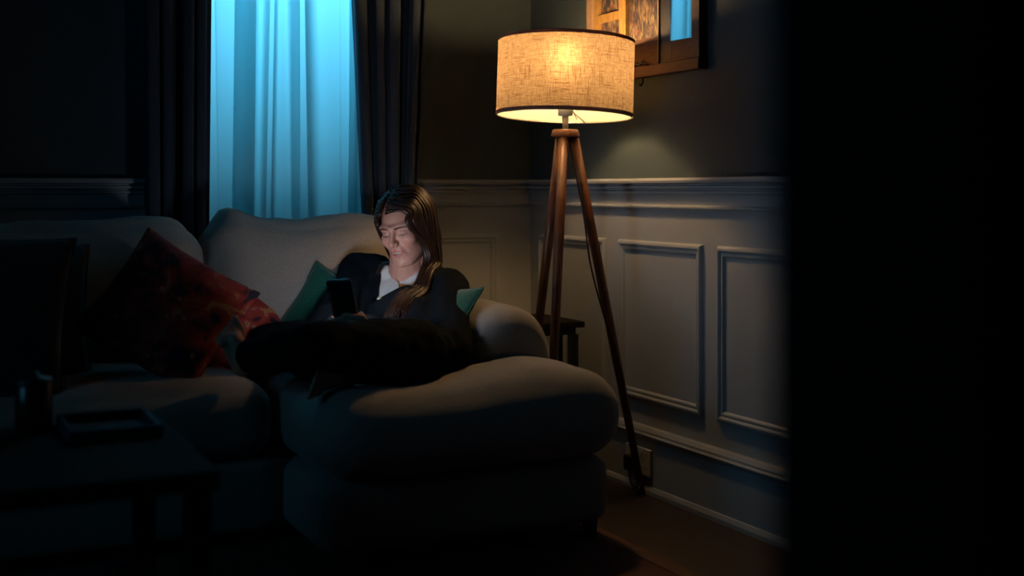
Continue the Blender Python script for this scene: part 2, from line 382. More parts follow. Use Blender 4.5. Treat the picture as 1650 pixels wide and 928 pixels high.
# ------------------------------------------------------------------ curtains
def cloth_sheet(path_fn, z0, z1, nu, nz, thick=0):
    bm = bmesh.new(); G = [[bm.verts.new(path_fn(i / nu, z0 + (z1 - z0) * j / nz)) for j in range(nz + 1)] for i in range(nu + 1)]
    for i in range(nu):
        for j in range(nz): bm.faces.new((G[i][j], G[i + 1][j], G[i + 1][j + 1], G[i][j + 1]))
    if thick:
        bm.normal_update(); bmesh.ops.solidify(bm, geom=list(bm.faces), thickness=thick)
    return bm
CR = []
rr = random.Random(4); acc = 0
while acc < 1: w_ = rr.uniform(.55, 1.5); CR.append((acc, w_, rr.uniform(.5, 1.2))); acc += w_ * .085
def sheer_path(u, z):
    ph = 2 * PI * (u * 8.5 + .35 * math.sin(2 * PI * u * 2.3 + 1) + .15 * math.sin(2 * PI * u * 5.1))
    amp = .7 + .4 * math.sin(u * 23.0)
    x = -1.40 + u * .86 + (.030 * math.sin(2 * ph) + .022 * math.sin(ph * .5 + 1.3)) * amp + .020 * math.sin(u * 14 + 2) * (z - 1.2)
    y = -.045 + .024 * math.cos(ph) * amp + .006 * math.sin(u * 60 + z * 2)
    return Vector((x, y, z))
ro = thing('sheer_curtain', 'pale translucent sheer curtain glowing blue in the window between two dark drapes', 'curtain', (-.95, -.045, .03))
bm = cloth_sheet(sheer_path, .03, 2.38, 420, 24)
for v in bm.verts: v.co -= Vector((-.95, -.045, .03))
obj('sheer_panel', bm, M_sheer, ro, True)
bm = bmesh.new(); tube(bm, [(-.55, 0, 2.36), (.50, 0, 2.36)], .006, 10); obj('curtain_wire', bm, M_white, ro)
def drape(x0, x1, nf, label, seed, lean):
    cx = (x0 + x1) / 2; w = x1 - x0
    def fn(u, z):
        ph = 2 * PI * nf * (u + .03 * math.sin(u * 13 + seed)); a = .75 + .35 * math.sin(u * 9 + seed)
        return Vector((-w / 2 + u * w + .010 * math.sin(2 * ph) + lean * (z - 1.2) * (u - .5), .032 * math.cos(ph) * a, z))
    t = thing('drape', label, 'curtain', (cx, -.115, .02), group='dark drapes at the window')
    obj('drape_panel', cloth_sheet(fn, 0, 2.36, 170, 16, .003), M_drape, t, True)
    bm = bmesh.new()
    for i in range(5):
        x = -w / 2 + w * (i + .5) / 5; tube(bm, [(x + .024 * math.cos(a), .024 * math.sin(a) * 0 , 2.40 + .024 * math.sin(a)) for a in [2 * PI * q / 20 for q in range(21)]], .003, 6, cap=False)
    obj('curtain_ring', bm, M_black, t)
drape(-.735, -.495, 4.3, 'dark grey drape gathered on the right of the glowing window, beside the teal wall', 1.0, .10)
drape(-1.45, -1.238, 4.0, 'dark grey drape on the left of the glowing window, almost lost in shadow', 2.4, .02)
rd = thing('curtain_rod', 'black curtain rod above the window carrying both drapes', 'curtain rod', (-.97, -.115, 2.42))
bm = bmesh.new(); tube(bm, [(-.62, 0, 0), (.62, 0, 0)], .012, 14); obj('rod', bm, M_black, rd, True)
for s in (-1, 1):
    bm = bmesh.new(); lathe(bm, [(.001, -.02), (.02, -.012), (.025, 0), (.02, .012), (.001, .02)], 16, (s * .63, 0, 0)); obj('finial', bm, M_black, rd, True)
    bm = newbox(s * .57 - .01, s * .57 + .01, 0, .115, -.008, .008); obj('bracket', bm, M_black, rd)

# ------------------------------------------------------------------ sofa
so = thing('sofa', 'beige corner sofa with a chaise end and one fat rounded arm, below the window', 'sofa', (-1.6, -.6, 0))
SO = Vector((-1.6, -.6, 0))
def spart(name, bm, cx, cy, cz, m=M_sofa, rot=(0, 0, 0), label=None):
    o = obj(name, bm, m, so, True, Vector((cx, cy, cz)) - SO, rot)
    if label: o['label'] = label
    return o
def fused(boxes, org, vox=.012):
    bm = bmesh.new()
    for (w, d, h, rad, x, y, z) in boxes:
        b_ = softbox(w, d, h, rad, 12)
        for v in b_.verts: v.co += Vector((x, y, z)) - Vector(org)
        me = bpy.data.meshes.new('t'); b_.to_mesh(me); b_.free(); bm.from_mesh(me); bpy.data.meshes.remove(me)
    o = obj('tmp', bm, M_sofa); md = o.modifiers.new('r', 'REMESH'); md.mode = 'VOXEL'; md.voxel_size = vox
    s = o.modifiers.new('s', 'SMOOTH'); s.factor = .5; s.iterations = 6
    me = bake(o); bpy.data.objects.remove(o); out = bmesh.new(); out.from_mesh(me); bpy.data.meshes.remove(me); return out
spart('base', softbox(1.55, .66, .20, .03, 10), -1.95, -.58, .145)
spart('chaise_base', fused(((.75, .98, .19, .045, -.847, -.775, .145), (.82, .26, .19, .045, -.812, -1.135, .145)), (-.82, -.8, .145)), -.82, -.8, .145)
spart('back_frame', softbox(2.05, .16, .60, .06, 14), -1.72, -.27, .34)
def armbm():
    bm = bmesh.new(); n = 40; sec = []
    for k_ in range(n):
        a = 2 * PI * k_ / n; x = .134 * (abs(math.cos(a)) ** .85) * (1 if math.cos(a) > 0 else -1); z = math.sin(a)
        z = (.155 * z if z > 0 else .30 * (abs(z) ** .6) * -1); x *= 1 if z > -.12 else .9
        sec.append((x, z))
    rings = []
    for (y, s, dz) in ((-.55, .05, 0), (-.548, .5, 0), (-.54, .72, 0), (-.52, .88, 0), (-.49, .965, 0), (-.45, 1.0, 0), (-.2, 1.0, .006), (.1, .99, .004), (.38, 1.0, 0), (.42, .9, 0), (.44, .6, 0), (.443, .05, 0)):
        rings.append([bm.verts.new((x * s, y, z * s + dz * (1 if z > 0 else 0))) for x, z in sec])
    for A, B in zip(rings, rings[1:]):
        for j in range(n): bm.faces.new((A[j], A[(j + 1) % n], B[(j + 1) % n], B[j]))
    bm.faces.new(rings[0]); bm.faces.new(rings[-1][::-1]); bmesh.ops.recalc_face_normals(bm, faces=bm.faces)
    bmesh.ops.subdivide_edges(bm, edges=list(bm.edges), cuts=1, use_grid_fill=True, smooth=.0)
    return bm
spart('arm', armbm(), -.589, -.505, .476)
# seat cushions
spart('seat_cushion', softbox(.78, .62, .20, .07, 24, .035, .004, 3, .012), -1.64, -.62, .345)
spart('seat_cushion', softbox(.70, .62, .20, .07, 24, .035, .004, 5, .012), -2.385, -.62, .345)
# chaise cushion: T shaped, wraps round the front of the arm
def chaise_cushion():
    pcs = []
    A = softbox(.48, .95, .21, .08, 16); 
    for v in A.verts: v.co += Vector((-.99, -.835, .345))
    B = softbox(.845, .36, .225, .095, 18, .0, 0, 0, .012)
    for v in B.verts: v.co += Vector((-.808, -1.145, .350))
    bm = bmesh.new()
    for s in (A, B):
        me = bpy.data.meshes.new('t'); s.to_mesh(me); s.free(); bm.from_mesh(me); bpy.data.meshes.remove(me)
    o = obj('tmp', bm, M_sofa); md = o.modifiers.new('r', 'REMESH'); md.mode = 'VOXEL'; md.voxel_size = .014
    s = o.modifiers.new('s', 'SMOOTH'); s.factor = .5; s.iterations = 10
    me = bake(o); bpy.data.objects.remove(o); out = bmesh.new(); out.from_mesh(me); bpy.data.meshes.remove(me)
    def g(x, y, cx, cy, sx, sy): return math.exp(-((x - cx) / sx) ** 2 - ((y - cy) / sy) ** 2)
    for v in out.verts:
        x, y, z = v.co
        t = max(0, min(1, (z - .30) / .14))
        v.co.z += t * (.036 * g(x, y, -.62, -1.13, .17, .2) - .018 * g(x, y, -1.0, -1.02, .2, .22) + .006 * mnoise.noise(Vector((x * 8, y * 8, 0))))
    for v in out.verts: v.co -= Vector((-.81, -.84, .35))
    return out
spart('chaise_cushion', chaise_cushion(), -.81, -.84, .35)
# back cushions
def back_cushion(w, seed, sag):
    bm = softbox(w, .24, .46, .10, 26, .02, .012, seed, .02)
    for v in bm.verts:
        u = v.co.x / (w / 2); t = max(0, v.co.z / .23)
        v.co.z += t * (sag(u))
        v.co.y += -.05 * math.exp(-((v.co.z + .05) / .15) ** 2) * (1 - u * u) * (1 if v.co.y < 0 else 0)
    return bm
spart('back_cushion', back_cushion(.67, 2, lambda u: .034 * math.exp(-((u + .78) / .22) ** 2) - .016 * math.exp(-((u + .1) / .35) ** 2) + .006 * math.exp(-((u - .7) / .3) ** 2)), -.975, -.345, .635, rot=(R(-9), 0, 0))
spart('back_cushion', back_cushion(.70, 6, lambda u: .02 * math.exp(-((u - .75) / .3) ** 2) - .012), -1.675, -.345, .638, rot=(R(-9), 0, 0))
spart('back_cushion', back_cushion(.62, 9, lambda u: .0), -2.35, -.345, .635, rot=(R(-9), 0, 0))
for (x, y) in ((-.45, -1.22), (-1.17, -1.22), (-.45, -.34), (-1.62, -.86), (-2.66, -.86), (-2.66, -.33), (-1.7, -.33)):
    bm = bmesh.new(); lathe(bm, [(.001, 0), (.018, 0), (.024, .055), (.001, .056)], 14); spart('foot', bm, x, y, .012, M_black)

# ------------------------------------------------------------------ rug
M_rug = mat('red_brown_rug', (0.105, 0.055, 0.042), .95, .1, vcol=(0.15, 0.085, 0.065), vscale=14, bump=.6, bscale=260)
rg = thing('rug', 'reddish brown rug under the sofa, its edge showing by the chaise corner', 'rug', (-1.9, -1.9, 0))
obj('pile', newbox(-1.46, 1.47, -1.25, 1.25, .0, .011, .004), M_rug, rg)
M_rugb = mat('rug_border', (0.16, 0.095, 0.07), .95, .1, var=.15, vscale=40, bump=.5, bscale=260)
bm = bmesh.new()
box(bm, 1.47, 1.52, -1.30, 1.30, 0, .012, .003); box(bm, -1.52, -1.46, -1.30, 1.30, 0, .012, .003); box(bm, -1.46, 1.47, -1.30, -1.25, 0, .012, .003); box(bm, -1.46, 1.47, 1.25, 1.30, 0, .012, .003)
obj('border', bm, M_rugb, rg)

# ------------------------------------------------------------------ floor lamp
LC = Vector((-.264, -.747, 0)); SR, SZ0, SZ1 = .2156, 1.1954, 1.436
lamp = thing('floor_lamp', 'wooden tripod floor lamp with a glowing linen drum shade in the corner', 'lamp', LC)
M_pole = mat('lamp_pole', (0.62, 0.55, 0.46), .35, .5, .3, var=.05)
def shade_mat(name, c1, c2, trans, scale=1.0, mix=.35):
    m = bpy.data.materials.new(name); m.use_nodes = True; nt = m.node_tree; nt.nodes.clear()
    o = nt.nodes.new('ShaderNodeOutputMaterial'); t = nt.nodes.new('ShaderNodeBsdfTranslucent'); d = nt.nodes.new('ShaderNodeBsdfDiffuse')
    mx = nt.nodes.new('ShaderNodeMixShader'); mx.inputs[0].default_value = mix
    uv = nt.nodes.new('ShaderNodeUVMap'); uv.uv_map = 'UVMap'
    def streak(sx, sy, lo, hi):
        mp = nt.nodes.new('ShaderNodeMapping'); mp.inputs['Scale'].default_value = (sx, sy, 1); nt.links.new(uv.outputs[0], mp.inputs[0])
        n = nt.nodes.new('ShaderNodeTexNoise'); n.inputs['Scale'].default_value = 1; n.inputs['Detail'].default_value = 3; n.inputs['Roughness'].default_value = .7
        nt.links.new(mp.outputs[0], n.inputs['Vector'])
        r = nt.nodes.new('ShaderNodeMapRange'); r.inputs[1].default_value = lo; r.inputs[2].default_value = hi; r.inputs[3].default_value = 0; r.inputs[4].default_value = 1
        nt.links.new(n.outputs[0], r.inputs[0]); return r.outputs[0]
    a = streak(300, 14, .30, .48); b = streak(14, 300, .30, .48); c = streak(700, 45, .2, .6); e = streak(45, 700, .2, .6)
    def mul(x, y):
        k_ = nt.nodes.new('ShaderNodeMath'); k_.operation = 'MULTIPLY'; nt.links.new(x, k_.inputs[0]); nt.links.new(y, k_.inputs[1]); return k_.outputs[0]
    f = mul(mul(a, b), mul(c, e))
    ramp = nt.nodes.new('ShaderNodeValToRGB'); ramp.color_ramp.elements[0].color = (*c1, 1); ramp.color_ramp.elements[1].color = (*c2, 1); ramp.color_ramp.elements[1].position = .8
    nt.links.new(f, ramp.inputs[0]); nt.links.new(ramp.outputs[0], t.inputs[0]); nt.links.new(ramp.outputs[0], d.inputs[0])
    
    ge = nt.nodes.new('ShaderNodeNewGeometry'); cm = nt.nodes.new('ShaderNodeMix'); cm.data_type = 'RGBA'
    nt.links.new(ge.outputs['Backfacing'], cm.inputs[0]); nt.links.new(ramp.outputs[0], cm.inputs[6]); cm.inputs[7].default_value = (.88, .87, .82, 1); nt.links.new(cm.outputs[2], d.inputs[0])
    rf = nt.nodes.new('ShaderNodeBsdfRefraction'); rf.inputs['Roughness'].default_value = .85; rf.inputs['IOR'].default_value = 1.35; nt.links.new(ramp.outputs[0], rf.inputs[0])
    m0 = nt.nodes.new('ShaderNodeMixShader'); m0.inputs[0].default_value = .085; nt.links.new(t.outputs[0], m0.inputs[1]); nt.links.new(rf.outputs[0], m0.inputs[2])
    nt.links.new(m0.outputs[0], mx.inputs[1]); nt.links.new(d.outputs[0], mx.inputs[2]); nt.links.new(mx.outputs[0], o.inputs[0]); return m
M_shade = shade_mat('linen_shade', (0.088, 0.048, 0.021), (0.325, 0.248, 0.160), 1, mix=.52)
M_trim = mat('shade_trim', (0.30, 0.17, 0.13), .8, .2, var=.2, vscale=200)
M_ring = mat('ring_metal', (0.55, 0.5, 0.42), .35, .5, .8, var=.05)
# shade, tipped a little like in the room
TILT = Matrix.Rotation(R(1.7), 4, cdir(0, 1, 0)) @ Matrix.Rotation(R(-2.4), 4, cdir(1, 0, 0))
SCn = Vector((0, 0, (SZ0 + SZ1) / 2)); hh = (SZ1 - SZ0) / 2
def drum(r, z0, z1, n=128, nz=6, thick=.0016):
    bm = bmesh.new(); uvl = bm.loops.layers.uv.new('UVMap')
    G = [[bm.verts.new((r * math.cos(2 * PI * j / n), r * math.sin(2 * PI * j / n), z0 + (z1 - z0) * i / nz)) for j in range(n)] for i in range(nz + 1)]
    for i in range(nz):
        for j in range(n):
            fc = bm.faces.new((G[i][j], G[i][(j + 1) % n], G[i + 1][(j + 1) % n], G[i + 1][j]))
            for lp, (jj, ii) in zip(fc.loops, ((j, i), (j + 1, i), (j + 1, i + 1), (j, i + 1))): lp[uvl].uv = (jj / n * 2 * PI * r, (z1 - z0) * ii / nz)
    if thick: bmesh.ops.solidify(bm, geom=list(bm.faces), thickness=thick)
    return bm
sh = obj('lamp_shade', drum(SR, -hh, hh, thick=0), M_shade, lamp, True)
sh.matrix_local = Matrix.Translation(SCn) @ TILT
sh['label'] = 'glowing linen drum shade'
for (z0, z1) in ((-hh, -hh + .010), (hh - .010, hh)):
    obj('trim_band', drum(SR + .0012, z0, z1, nz=1, thick=-.001), M_trim, sh, True)
    z = z0 if z0 < 0 else z1
    bm = bmesh.new(); tube(bm, [((SR - .003) * math.cos(a), (SR - .003) * math.sin(a), z) for a in [2 * PI * q / 96 for q in range(97)]], .0022, 8, cap=False); obj('wire_ring', bm, M_ring, sh, True)
bm = bmesh.new()
for q in range(3):
    a = 2 * PI * q / 3 + .75; tube(bm, [(.017 * math.cos(a), .017 * math.sin(a), -hh + .035), (.10 * math.cos(a), .10 * math.sin(a), -hh + .02), ((SR - .003) * math.cos(a), (SR - .003) * math.sin(a), -hh + .003)], .0016, 6)
obj('spider', bm, M_ring, sh, True)
bm = bmesh.new(); lathe(bm, [(.001, 1.138), (.010, 1.138), (.010, 1.20), (.001, 1.20)], 18); obj('pole', bm, M_pole, lamp, True)
bm = bmesh.new(); lathe(bm, [(.001, 1.196), (.021, 1.197), (.023, 1.200), (.023, 1.222), (.020, 1.224), (.017, 1.228), (.017, 1.314), (.001, 1.316)], 26); obj('socket', bm, M_white, lamp, True)
bm = bmesh.new(); bl = [(.001, 1.316), (.014, 1.317), (.014, 1.329)] + [(.031 * math.sin(a), 1.390 - .033 * math.cos(a)) for a in [R(28) + R(150) * q / 12 for q in range(13)]] + [(.001, 1.423)]
lathe(bm, bl, 20); obj('bulb', bm, emit('bulb_light', (1.0, .58, .24), BULB), lamp, True)['label'] = 'lit bulb'
bm = bmesh.new()
def block():
    bm = bmesh.new(); n = 36; rings = []
    for (s, z) in ((.040, 1.130), (.0445, 1.131), (.046, 1.135), (.0415, 1.150), (.039, 1.1535), (.030, 1.154), (.001, 1.154)):
        rings.append([bm.verts.new((s * math.cos(2 * PI * j / n), s * math.sin(2 * PI * j / n), z)) for j in range(n)])
    for A, B in zip(rings, rings[1:]):
        for j in range(n): bm.faces.new((A[j], A[(j + 1) % n], B[(j + 1) % n], B[j]))
    bm.faces.new(rings[0][::-1]); return bm
bm.free(); obj('tripod_block', block(), M_oak, lamp, True)
LEGS = []
for a in (-21.8, 98, 228):
    f = Vector((.245 * math.cos(R(a)), .245 * math.sin(R(a)), .004)); t = Vector((.024 * math.cos(R(a)), .024 * math.sin(R(a)), 1.142)); LEGS.append((f, t))
    bm = bmesh.new(); tube(bm, [f, f + (t - f) * .02, f + (t - f) * .3, f + (t - f) * .7, t], [.0105, .0115, .0135, .0155, .0160], 18); lg = obj('leg', bm, M_oak, lamp, True)
    bm = bmesh.new(); lathe(bm, [(.001, 0), (.012, 0), (.012, .006), (.001, .006)], 14, f - Vector((0, 0, .004))); obj('foot_pad', bm, M_black, lg)
f, t = LEGS[0]
def lp(s, off): p = t + (f - t) * s; return p + off
so_ = Vector((-.004, -.016, 0))
cp = [Vector((.003, -.004, 1.13)), Vector((.014, -.012, 1.08)), lp(.22, Vector((-.035, -.03, 0))), lp(.36, Vector((-.045, -.03, 0))), lp(.5, Vector((-.028, -.022, 0))), lp(.62, so_), lp(.8, so_), lp(.95, so_), Vector((.19, -.125, .02)), Vector((.215, -.10, .012)), Vector((.205, -.06, .03)), Vector((.215, -.035, .085))]
def spline(pts, n=8):
    out = []
    for i in range(len(pts) - 1):
        p0 = pts[max(i - 1, 0)]; p1 = pts[i]; p2 = pts[i + 1]; p3 = pts[min(i + 2, len(pts) - 1)]
        for k_ in range(n):
            s = k_ / n; out.append(.5 * ((2 * p1) + (p2 - p0) * s + (2 * p0 - 5 * p1 + 4 * p2 - p3) * s * s + (3 * p1 - p0 - 3 * p2 + p3) * s ** 3))
    out.append(pts[-1]); return out
M_cord = mat('brown_cord', (0.045, 0.02, 0.015), .6, .3, var=.1)
bm = bmesh.new(); tube(bm, spline(cp), .003, 8); obj('cord', bm, M_cord, lamp, True)
bm = bmesh.new(); tube(bm, spline([cdir(.018, -.01, 1.255), cdir(.022, -.012, 1.215), cdir(.036, -.02, 1.185)]), .0013, 6); obj('pull_wire', bm, M_cord, lamp, True)

# ------------------------------------------------------------------ wall socket and plug
sk = thing('wall_socket', 'white double wall socket low on the skirting behind the chaise corner', 'socket', (-.02, -.80, .098))
obj('plate', newbox(-.010, 0, -.073, .073, -.043, .043, .003), M_white, sk)
for s in (-1, 1):
    obj('rocker_switch', newbox(-.0125, -.009, s * .022 - .006, s * .022 + .006, .016, .030, .001), M_white, sk)
for s in (-1, 1):
    for (dy, dz, w_, h_) in ((0, .004, .002, .006), (-.011, -.018, .005, .002), (.011, -.018, .005, .002)):
        obj('slot', newbox(-.0104, -.0096, s * .036 + dy - w_, s * .036 + dy + w_, dz - h_ / 2, dz + h_ / 2), M_black, sk)
pl = thing('power_plug', 'dark plug pushed into the white wall socket by the lamp leg', 'plug', (-.031, -.784, .088))
obj('plug_body', newbox(-.030, 0, -.022, .022, -.024, .024, .006), M_black, pl)
bm = bmesh.new(); tube(bm, [(-.018, 0, -.022), (-.018, 0, -.036)], [.006, .0045], 10); obj('strain_relief', bm, M_black, pl)

# ------------------------------------------------------------------ side table behind the lamp
st = thing('side_table', 'small dark side table between the sofa arm and the panelled wall', 'table', (-.235, -.335, 0))
obj('tabletop', newbox(-.19, .19, -.155, .155, .492, .513, .003), M_blackwood, st)
obj('apron', newbox(-.165, .165, -.135, .135, .468, .492), M_black, st)
for sx in (-1, 1):
    for sy in (-1, 1):
        obj('leg', newbox(sx * .158 - .0145, sx * .158 + .0145, sy * .128 - .0145, sy * .128 + .0145, 0, .470, .002), M_black, st)
    obj('slat', newbox(sx * .158 - .010, sx * .158 + .010, -.040, -.008, .08, .470, .002), M_black, st)
    obj('stretcher', newbox(sx * .158 - .010, sx * .158 + .010, -.12, .12, .055, .08, .002), M_black, st)

# ------------------------------------------------------------------ picture
pic = thing('picture', 'sash shaped wooden picture of dark flowers on the wall behind the lamp shade', 'picture', (0, -.807, 1.322))
def paint_mat(name, seed, dark):
    m = bpy.data.materials.new(name); m.use_nodes = True; nt = m.node_tree; b = nt.nodes['Principled BSDF']; b.inputs['Roughness'].default_value = .55
    tc = nt.nodes.new('ShaderNodeTexCoord'); mp = nt.nodes.new('ShaderNodeMapping'); mp.inputs['Location'].default_value = (seed, seed, seed); mp.inputs['Scale'].default_value = (1, 55, 20)
    n = nt.nodes.new('ShaderNodeTexNoise'); n.inputs['Scale'].default_value = 1; n.inputs['Detail'].default_value = 5; n.inputs['Distortion'].default_value = 1.2
    nt.links.new(tc.outputs['Object'], mp.inputs[0]); nt.links.new(mp.outputs[0], n.inputs['Vector'])
    r = nt.nodes.new('ShaderNodeValToRGB'); cr = r.color_ramp
    cr.elements[0].position = .36; cr.elements[0].color = (0.012 * dark, 0.014 * dark, 0.02 * dark, 1)
    cr.elements[1].position = .52; cr.elements[1].color = (0.10 * dark, 0.055 * dark, 0.045 * dark, 1)
    e = cr.elements.new(.60); e.color = (0.22 * dark, 0.17 * dark, 0.07 * dark, 1)
    e = cr.elements.new(.70); e.color = (0.27 * dark, 0.18 * dark, 0.09 * dark, 1)
    nt.links.new(n.outputs[0], r.inputs[0])
    v = nt.nodes.new('ShaderNodeTexVoronoi'); v.inputs['Scale'].default_value = 19; v.inputs['Randomness'].default_value = 1
    mp2 = nt.nodes.new('ShaderNodeMapping'); mp2.inputs['Location'].default_value = (seed * 2, seed, 0); nt.links.new(tc.outputs['Object'], mp2.inputs[0])
    dn = nt.nodes.new('ShaderNodeTexNoise'); dn.inputs['Scale'].default_value = 38; nt.links.new(mp2.outputs[0], dn.inputs['Vector'])
    va = nt.nodes.new('ShaderNodeVectorMath'); va.operation = 'MULTIPLY_ADD'; nt.links.new(dn.outputs['Color'], va.inputs[0]); va.inputs[1].default_value = (.05, .05, .05); nt.links.new(mp2.outputs[0], va.inputs[2]); nt.links.new(va.outputs[0], v.inputs['Vector'])
    r2 = nt.nodes.new('ShaderNodeValToRGB'); r2.color_ramp.elements[0].position = .22; r2.color_ramp.elements[0].color = (1, 1, 1, 1); r2.color_ramp.elements[1].position = .30; r2.color_ramp.elements[1].color = (0, 0, 0, 1)
    nt.links.new(v.outputs['Distance'], r2.inputs[0])
    sp = nt.nodes.new('ShaderNodeSeparateXYZ'); nt.links.new(v.outputs['Color'], sp.inputs[0])
    gt = nt.nodes.new('ShaderNodeMath'); gt.operation = 'GREATER_THAN'; gt.inputs[1].default_value = .58; nt.links.new(sp.outputs[0], gt.inputs[0])
    mu = nt.nodes.new('ShaderNodeMath'); mu.operation = 'MULTIPLY'; nt.links.new(r2.outputs[0], mu.inputs[0]); nt.links.new(gt.outputs[0], mu.inputs[1])
    mx = nt.nodes.new('ShaderNodeMix'); mx.data_type = 'RGBA'; nt.links.new(mu.outputs[0], mx.inputs[0]); nt.links.new(r.outputs[0], mx.inputs[6]); mx.inputs[7].default_value = (0.30 * dark, 0.035 * dark, 0.025 * dark, 1)
    nt.links.new(mx.outputs[2], b.inputs['Base Color']); return m
M_gilt = mat('gilt_wood', (0.30, 0.17, 0.05), .5, .5, var=.3, vscale=30, stretch=(1, 4, 1))
M_palewood = mat('pale_frame_wood', (0.30, 0.19, 0.12), .6, .4, var=.2, vscale=20)
M_brownwood = mat('brown_frame_wood', (0.085, 0.040, 0.028), .55, .3, var=.3, vscale=14, stretch=(2, 1, 8))
# local y from +.333 (near the corner) to -.333 (toward the viewer), local z up from .0
def yb(s0, s1): return (.807 - s1, .807 - s0)       # distance from the room corner -> local y
def pbox(s0, s1, z0, z1, x0, x1, bev=0.0015): a, b_ = yb(s0, s1); return newbox(-x1, -x0, a, b_, z0, z1, bev=bev)
PT = .84
obj('backboard', pbox(.478, 1.138, .03, PT, .0, .008, 0), M_brownwood, pic)
obj('side_stile', pbox(.474, .515, .034, PT, .006, .030), M_palewood, pic)
obj('inner_frame', pbox(.515, .545, .034, PT, .006, .024), M_gilt, pic)
obj('painted_pane', pbox(.545, .683, .034, PT, .006, .012, 0), paint_mat('flower_painting', 3.1, 1.0), pic)
obj('mullion', pbox(.683, .725, .034, PT, .006, .028), M_gilt, pic)
obj('crossbar', pbox(.515, .683, .205, .232, .012, .026), M_gilt, pic)
obj('crossbar', pbox(.515, .683, .50, .527, .012, .026), M_gilt, pic)
obj('painted_pane', pbox(.725, .905, .125, PT, .006, .012, 0), paint_mat('tall_flower_painting', 8.4, .8), pic)
obj('lower_panel', pbox(.725, .905, .034, .125, .006, .014, 0), M_brownwood, pic)
obj('bead', pbox(.905, .910, .034, PT, .006, .022, 0), M_palewood, pic)
obj('dark_panel', pbox(.910, .975, .034, PT, .006, .016, 0), M_black, pic)
bk = obj('pane_back', pbox(.975, 1.10, .100, PT, .006, .008, 0), M_black, pic)
gp = obj('glass_pane', newbox(-.001, .001, -.0625, .0625, .100, PT), M_picglass, pic, loc=(-.017, .807 - 1.0375, 0), rot=(0, 0, R(3.5)))
obj('lower_panel', pbox(.975, 1.10, .034, .100, .006, .016), M_brownwood, pic)
obj('side_stile', pbox(1.10, 1.14, .034, PT, .006, .030), M_brownwood, pic)
obj('ledge', pbox(.470, 1.145, .0, .034, .0, .036, .003), M_brownwood, pic)
obj('top_rail', pbox(.470, 1.145, PT, PT + .035, .0, .034, .003), M_brownwood, pic)
bm = bmesh.new(); tube(bm, [(-.022, -.01, 0), (-.022, -.01, -.018), (-.030, -.012, -.026), (-.036, -.014, -.020)], .004, 8); obj('hook', bm, M_black, pic)
bm = bmesh.new(); tube(bm, [(-.020, .04, .036), (-.026, .02, .046), (-.028, 0, .040), (-.026, -.02, .048), (-.020, -.04, .038)], [.003, .006, .004, .006, .003], 8); obj('latch', bm, M_black, pic)

# ------------------------------------------------------------------ throw cushions
def cushion(name, label, w, h, t, m, loc, rot, seed, pm_=None, chop=0.0, group=None, wr=.006):
    o = obj(name, pillow(w, h, t, seed=seed, chop=chop, wr=wr), m, None, True, loc, rot)
    tag(o, label, 'cushion', group or 'throw cushions along the sofa')
    obj('piping', piping(w, h, chop=chop), pm_ or m, o, True); return o
cushion('throw_cushion', 'red and dark floral cushion balanced on one corner, left of the bare foot', .36, .36, .14, M_red, (-1.49, -.715, .632), (R(-32), R(31), R(-24)), 3)
cushion('throw_cushion', 'red floral cushion slumped behind the woman\'s knees, right of the other red one', .40, .30, .13, M_red, (-1.285, -.545, .560), (R(-36), R(19), R(6)), 5)
cushion('throw_cushion', 'green velvet cushion propped upright behind the phone', .27, .30, .10, M_green, (-.995, -.585, .558), (R(-24), R(28), R(-38)), 8, wr=.005)
sq = cushion('throw_cushion', 'green cushion squashed between the woman\'s back and the sofa arm', .27, .30, .075, M_green, (0, 0, 0), (0, 0, 0), 12)
za = Vector((.203, .10, .25)).normalized(); xa = Vector((-.30, .93, 0)); xa = (xa - za * xa.dot(za)).normalized(); ya = za.cross(xa)
sqm = Matrix((xa, ya, za)).transposed().to_4x4(); sqm.translation = Vector((-.782, -.862, .560)); sq.matrix_world = sqm
cushion('throw_cushion', 'dark teal cushion at the far left end of the sofa', .46, .44, .15, M_teal, (-1.985, -.78, .635), (R(-14), R(3), R(-12)), 15)
cushion('throw_cushion', 'paler grey cushion just behind the dark teal one', .44, .40, .14, M_grey, (-1.895, -.60, .605), (R(-16), R(-4), R(-16)), 17)

# ------------------------------------------------------------------ coffee table
ct = thing('coffee_table', 'dark wooden coffee table in the shadow at lower left, before the sofa', 'table', (-1.98, -1.66, .0125))
obj('tabletop', newbox(-.36, .34, -.30, .30, .415, .45, .005), M_blackwood, ct)
obj('shelf', newbox(-.32, .30, -.26, .26, .13, .15, .003), M_blackwood, ct)
for sx in (-.325, .305):
    for sy in (-.265, .265): obj('leg', newbox(sx - .022, sx + .022, sy - .022, sy + .022, 0, .418, .003), M_blackwood, ct)
M_tray = mat('slate_tray', (0.03, 0.04, 0.05), .6, .3, var=.1)
tr = thing('tray', 'slate grey tray lying on the dark coffee table', 'tray', (-1.765, -1.50, .4625))
obj('tray_base', newbox(-.08, .08, -.10, .10, 0, .006), M_tray, tr)
bm = bmesh.new(); box(bm, -.09, -.08, -.11, .11, 0, .026, .002); box(bm, .08, .09, -.11, .11, 0, .026, .002); box(bm, -.08, .08, -.11, -.10, 0, .026, .002); box(bm, -.08, .08, .10, .11, 0, .026, .002); obj('rim', bm, M_tray, tr)
M_jar = mat('dark_red_jar', (0.05, 0.012, 0.01), .25, .5, var=.1)
jr = thing('candle_jar', 'dark red candle jar standing on the coffee table left of the tray', 'jar', (-1.905, -1.44, .4625))
bm = bmesh.new(); lathe(bm, [(.001, 0), (.034, 0), (.037, .004), (.037, .098), (.035, .10), (.033, .098), (.033, .06), (.001, .058)], 30); obj('glass', bm, M_jar, jr, True)
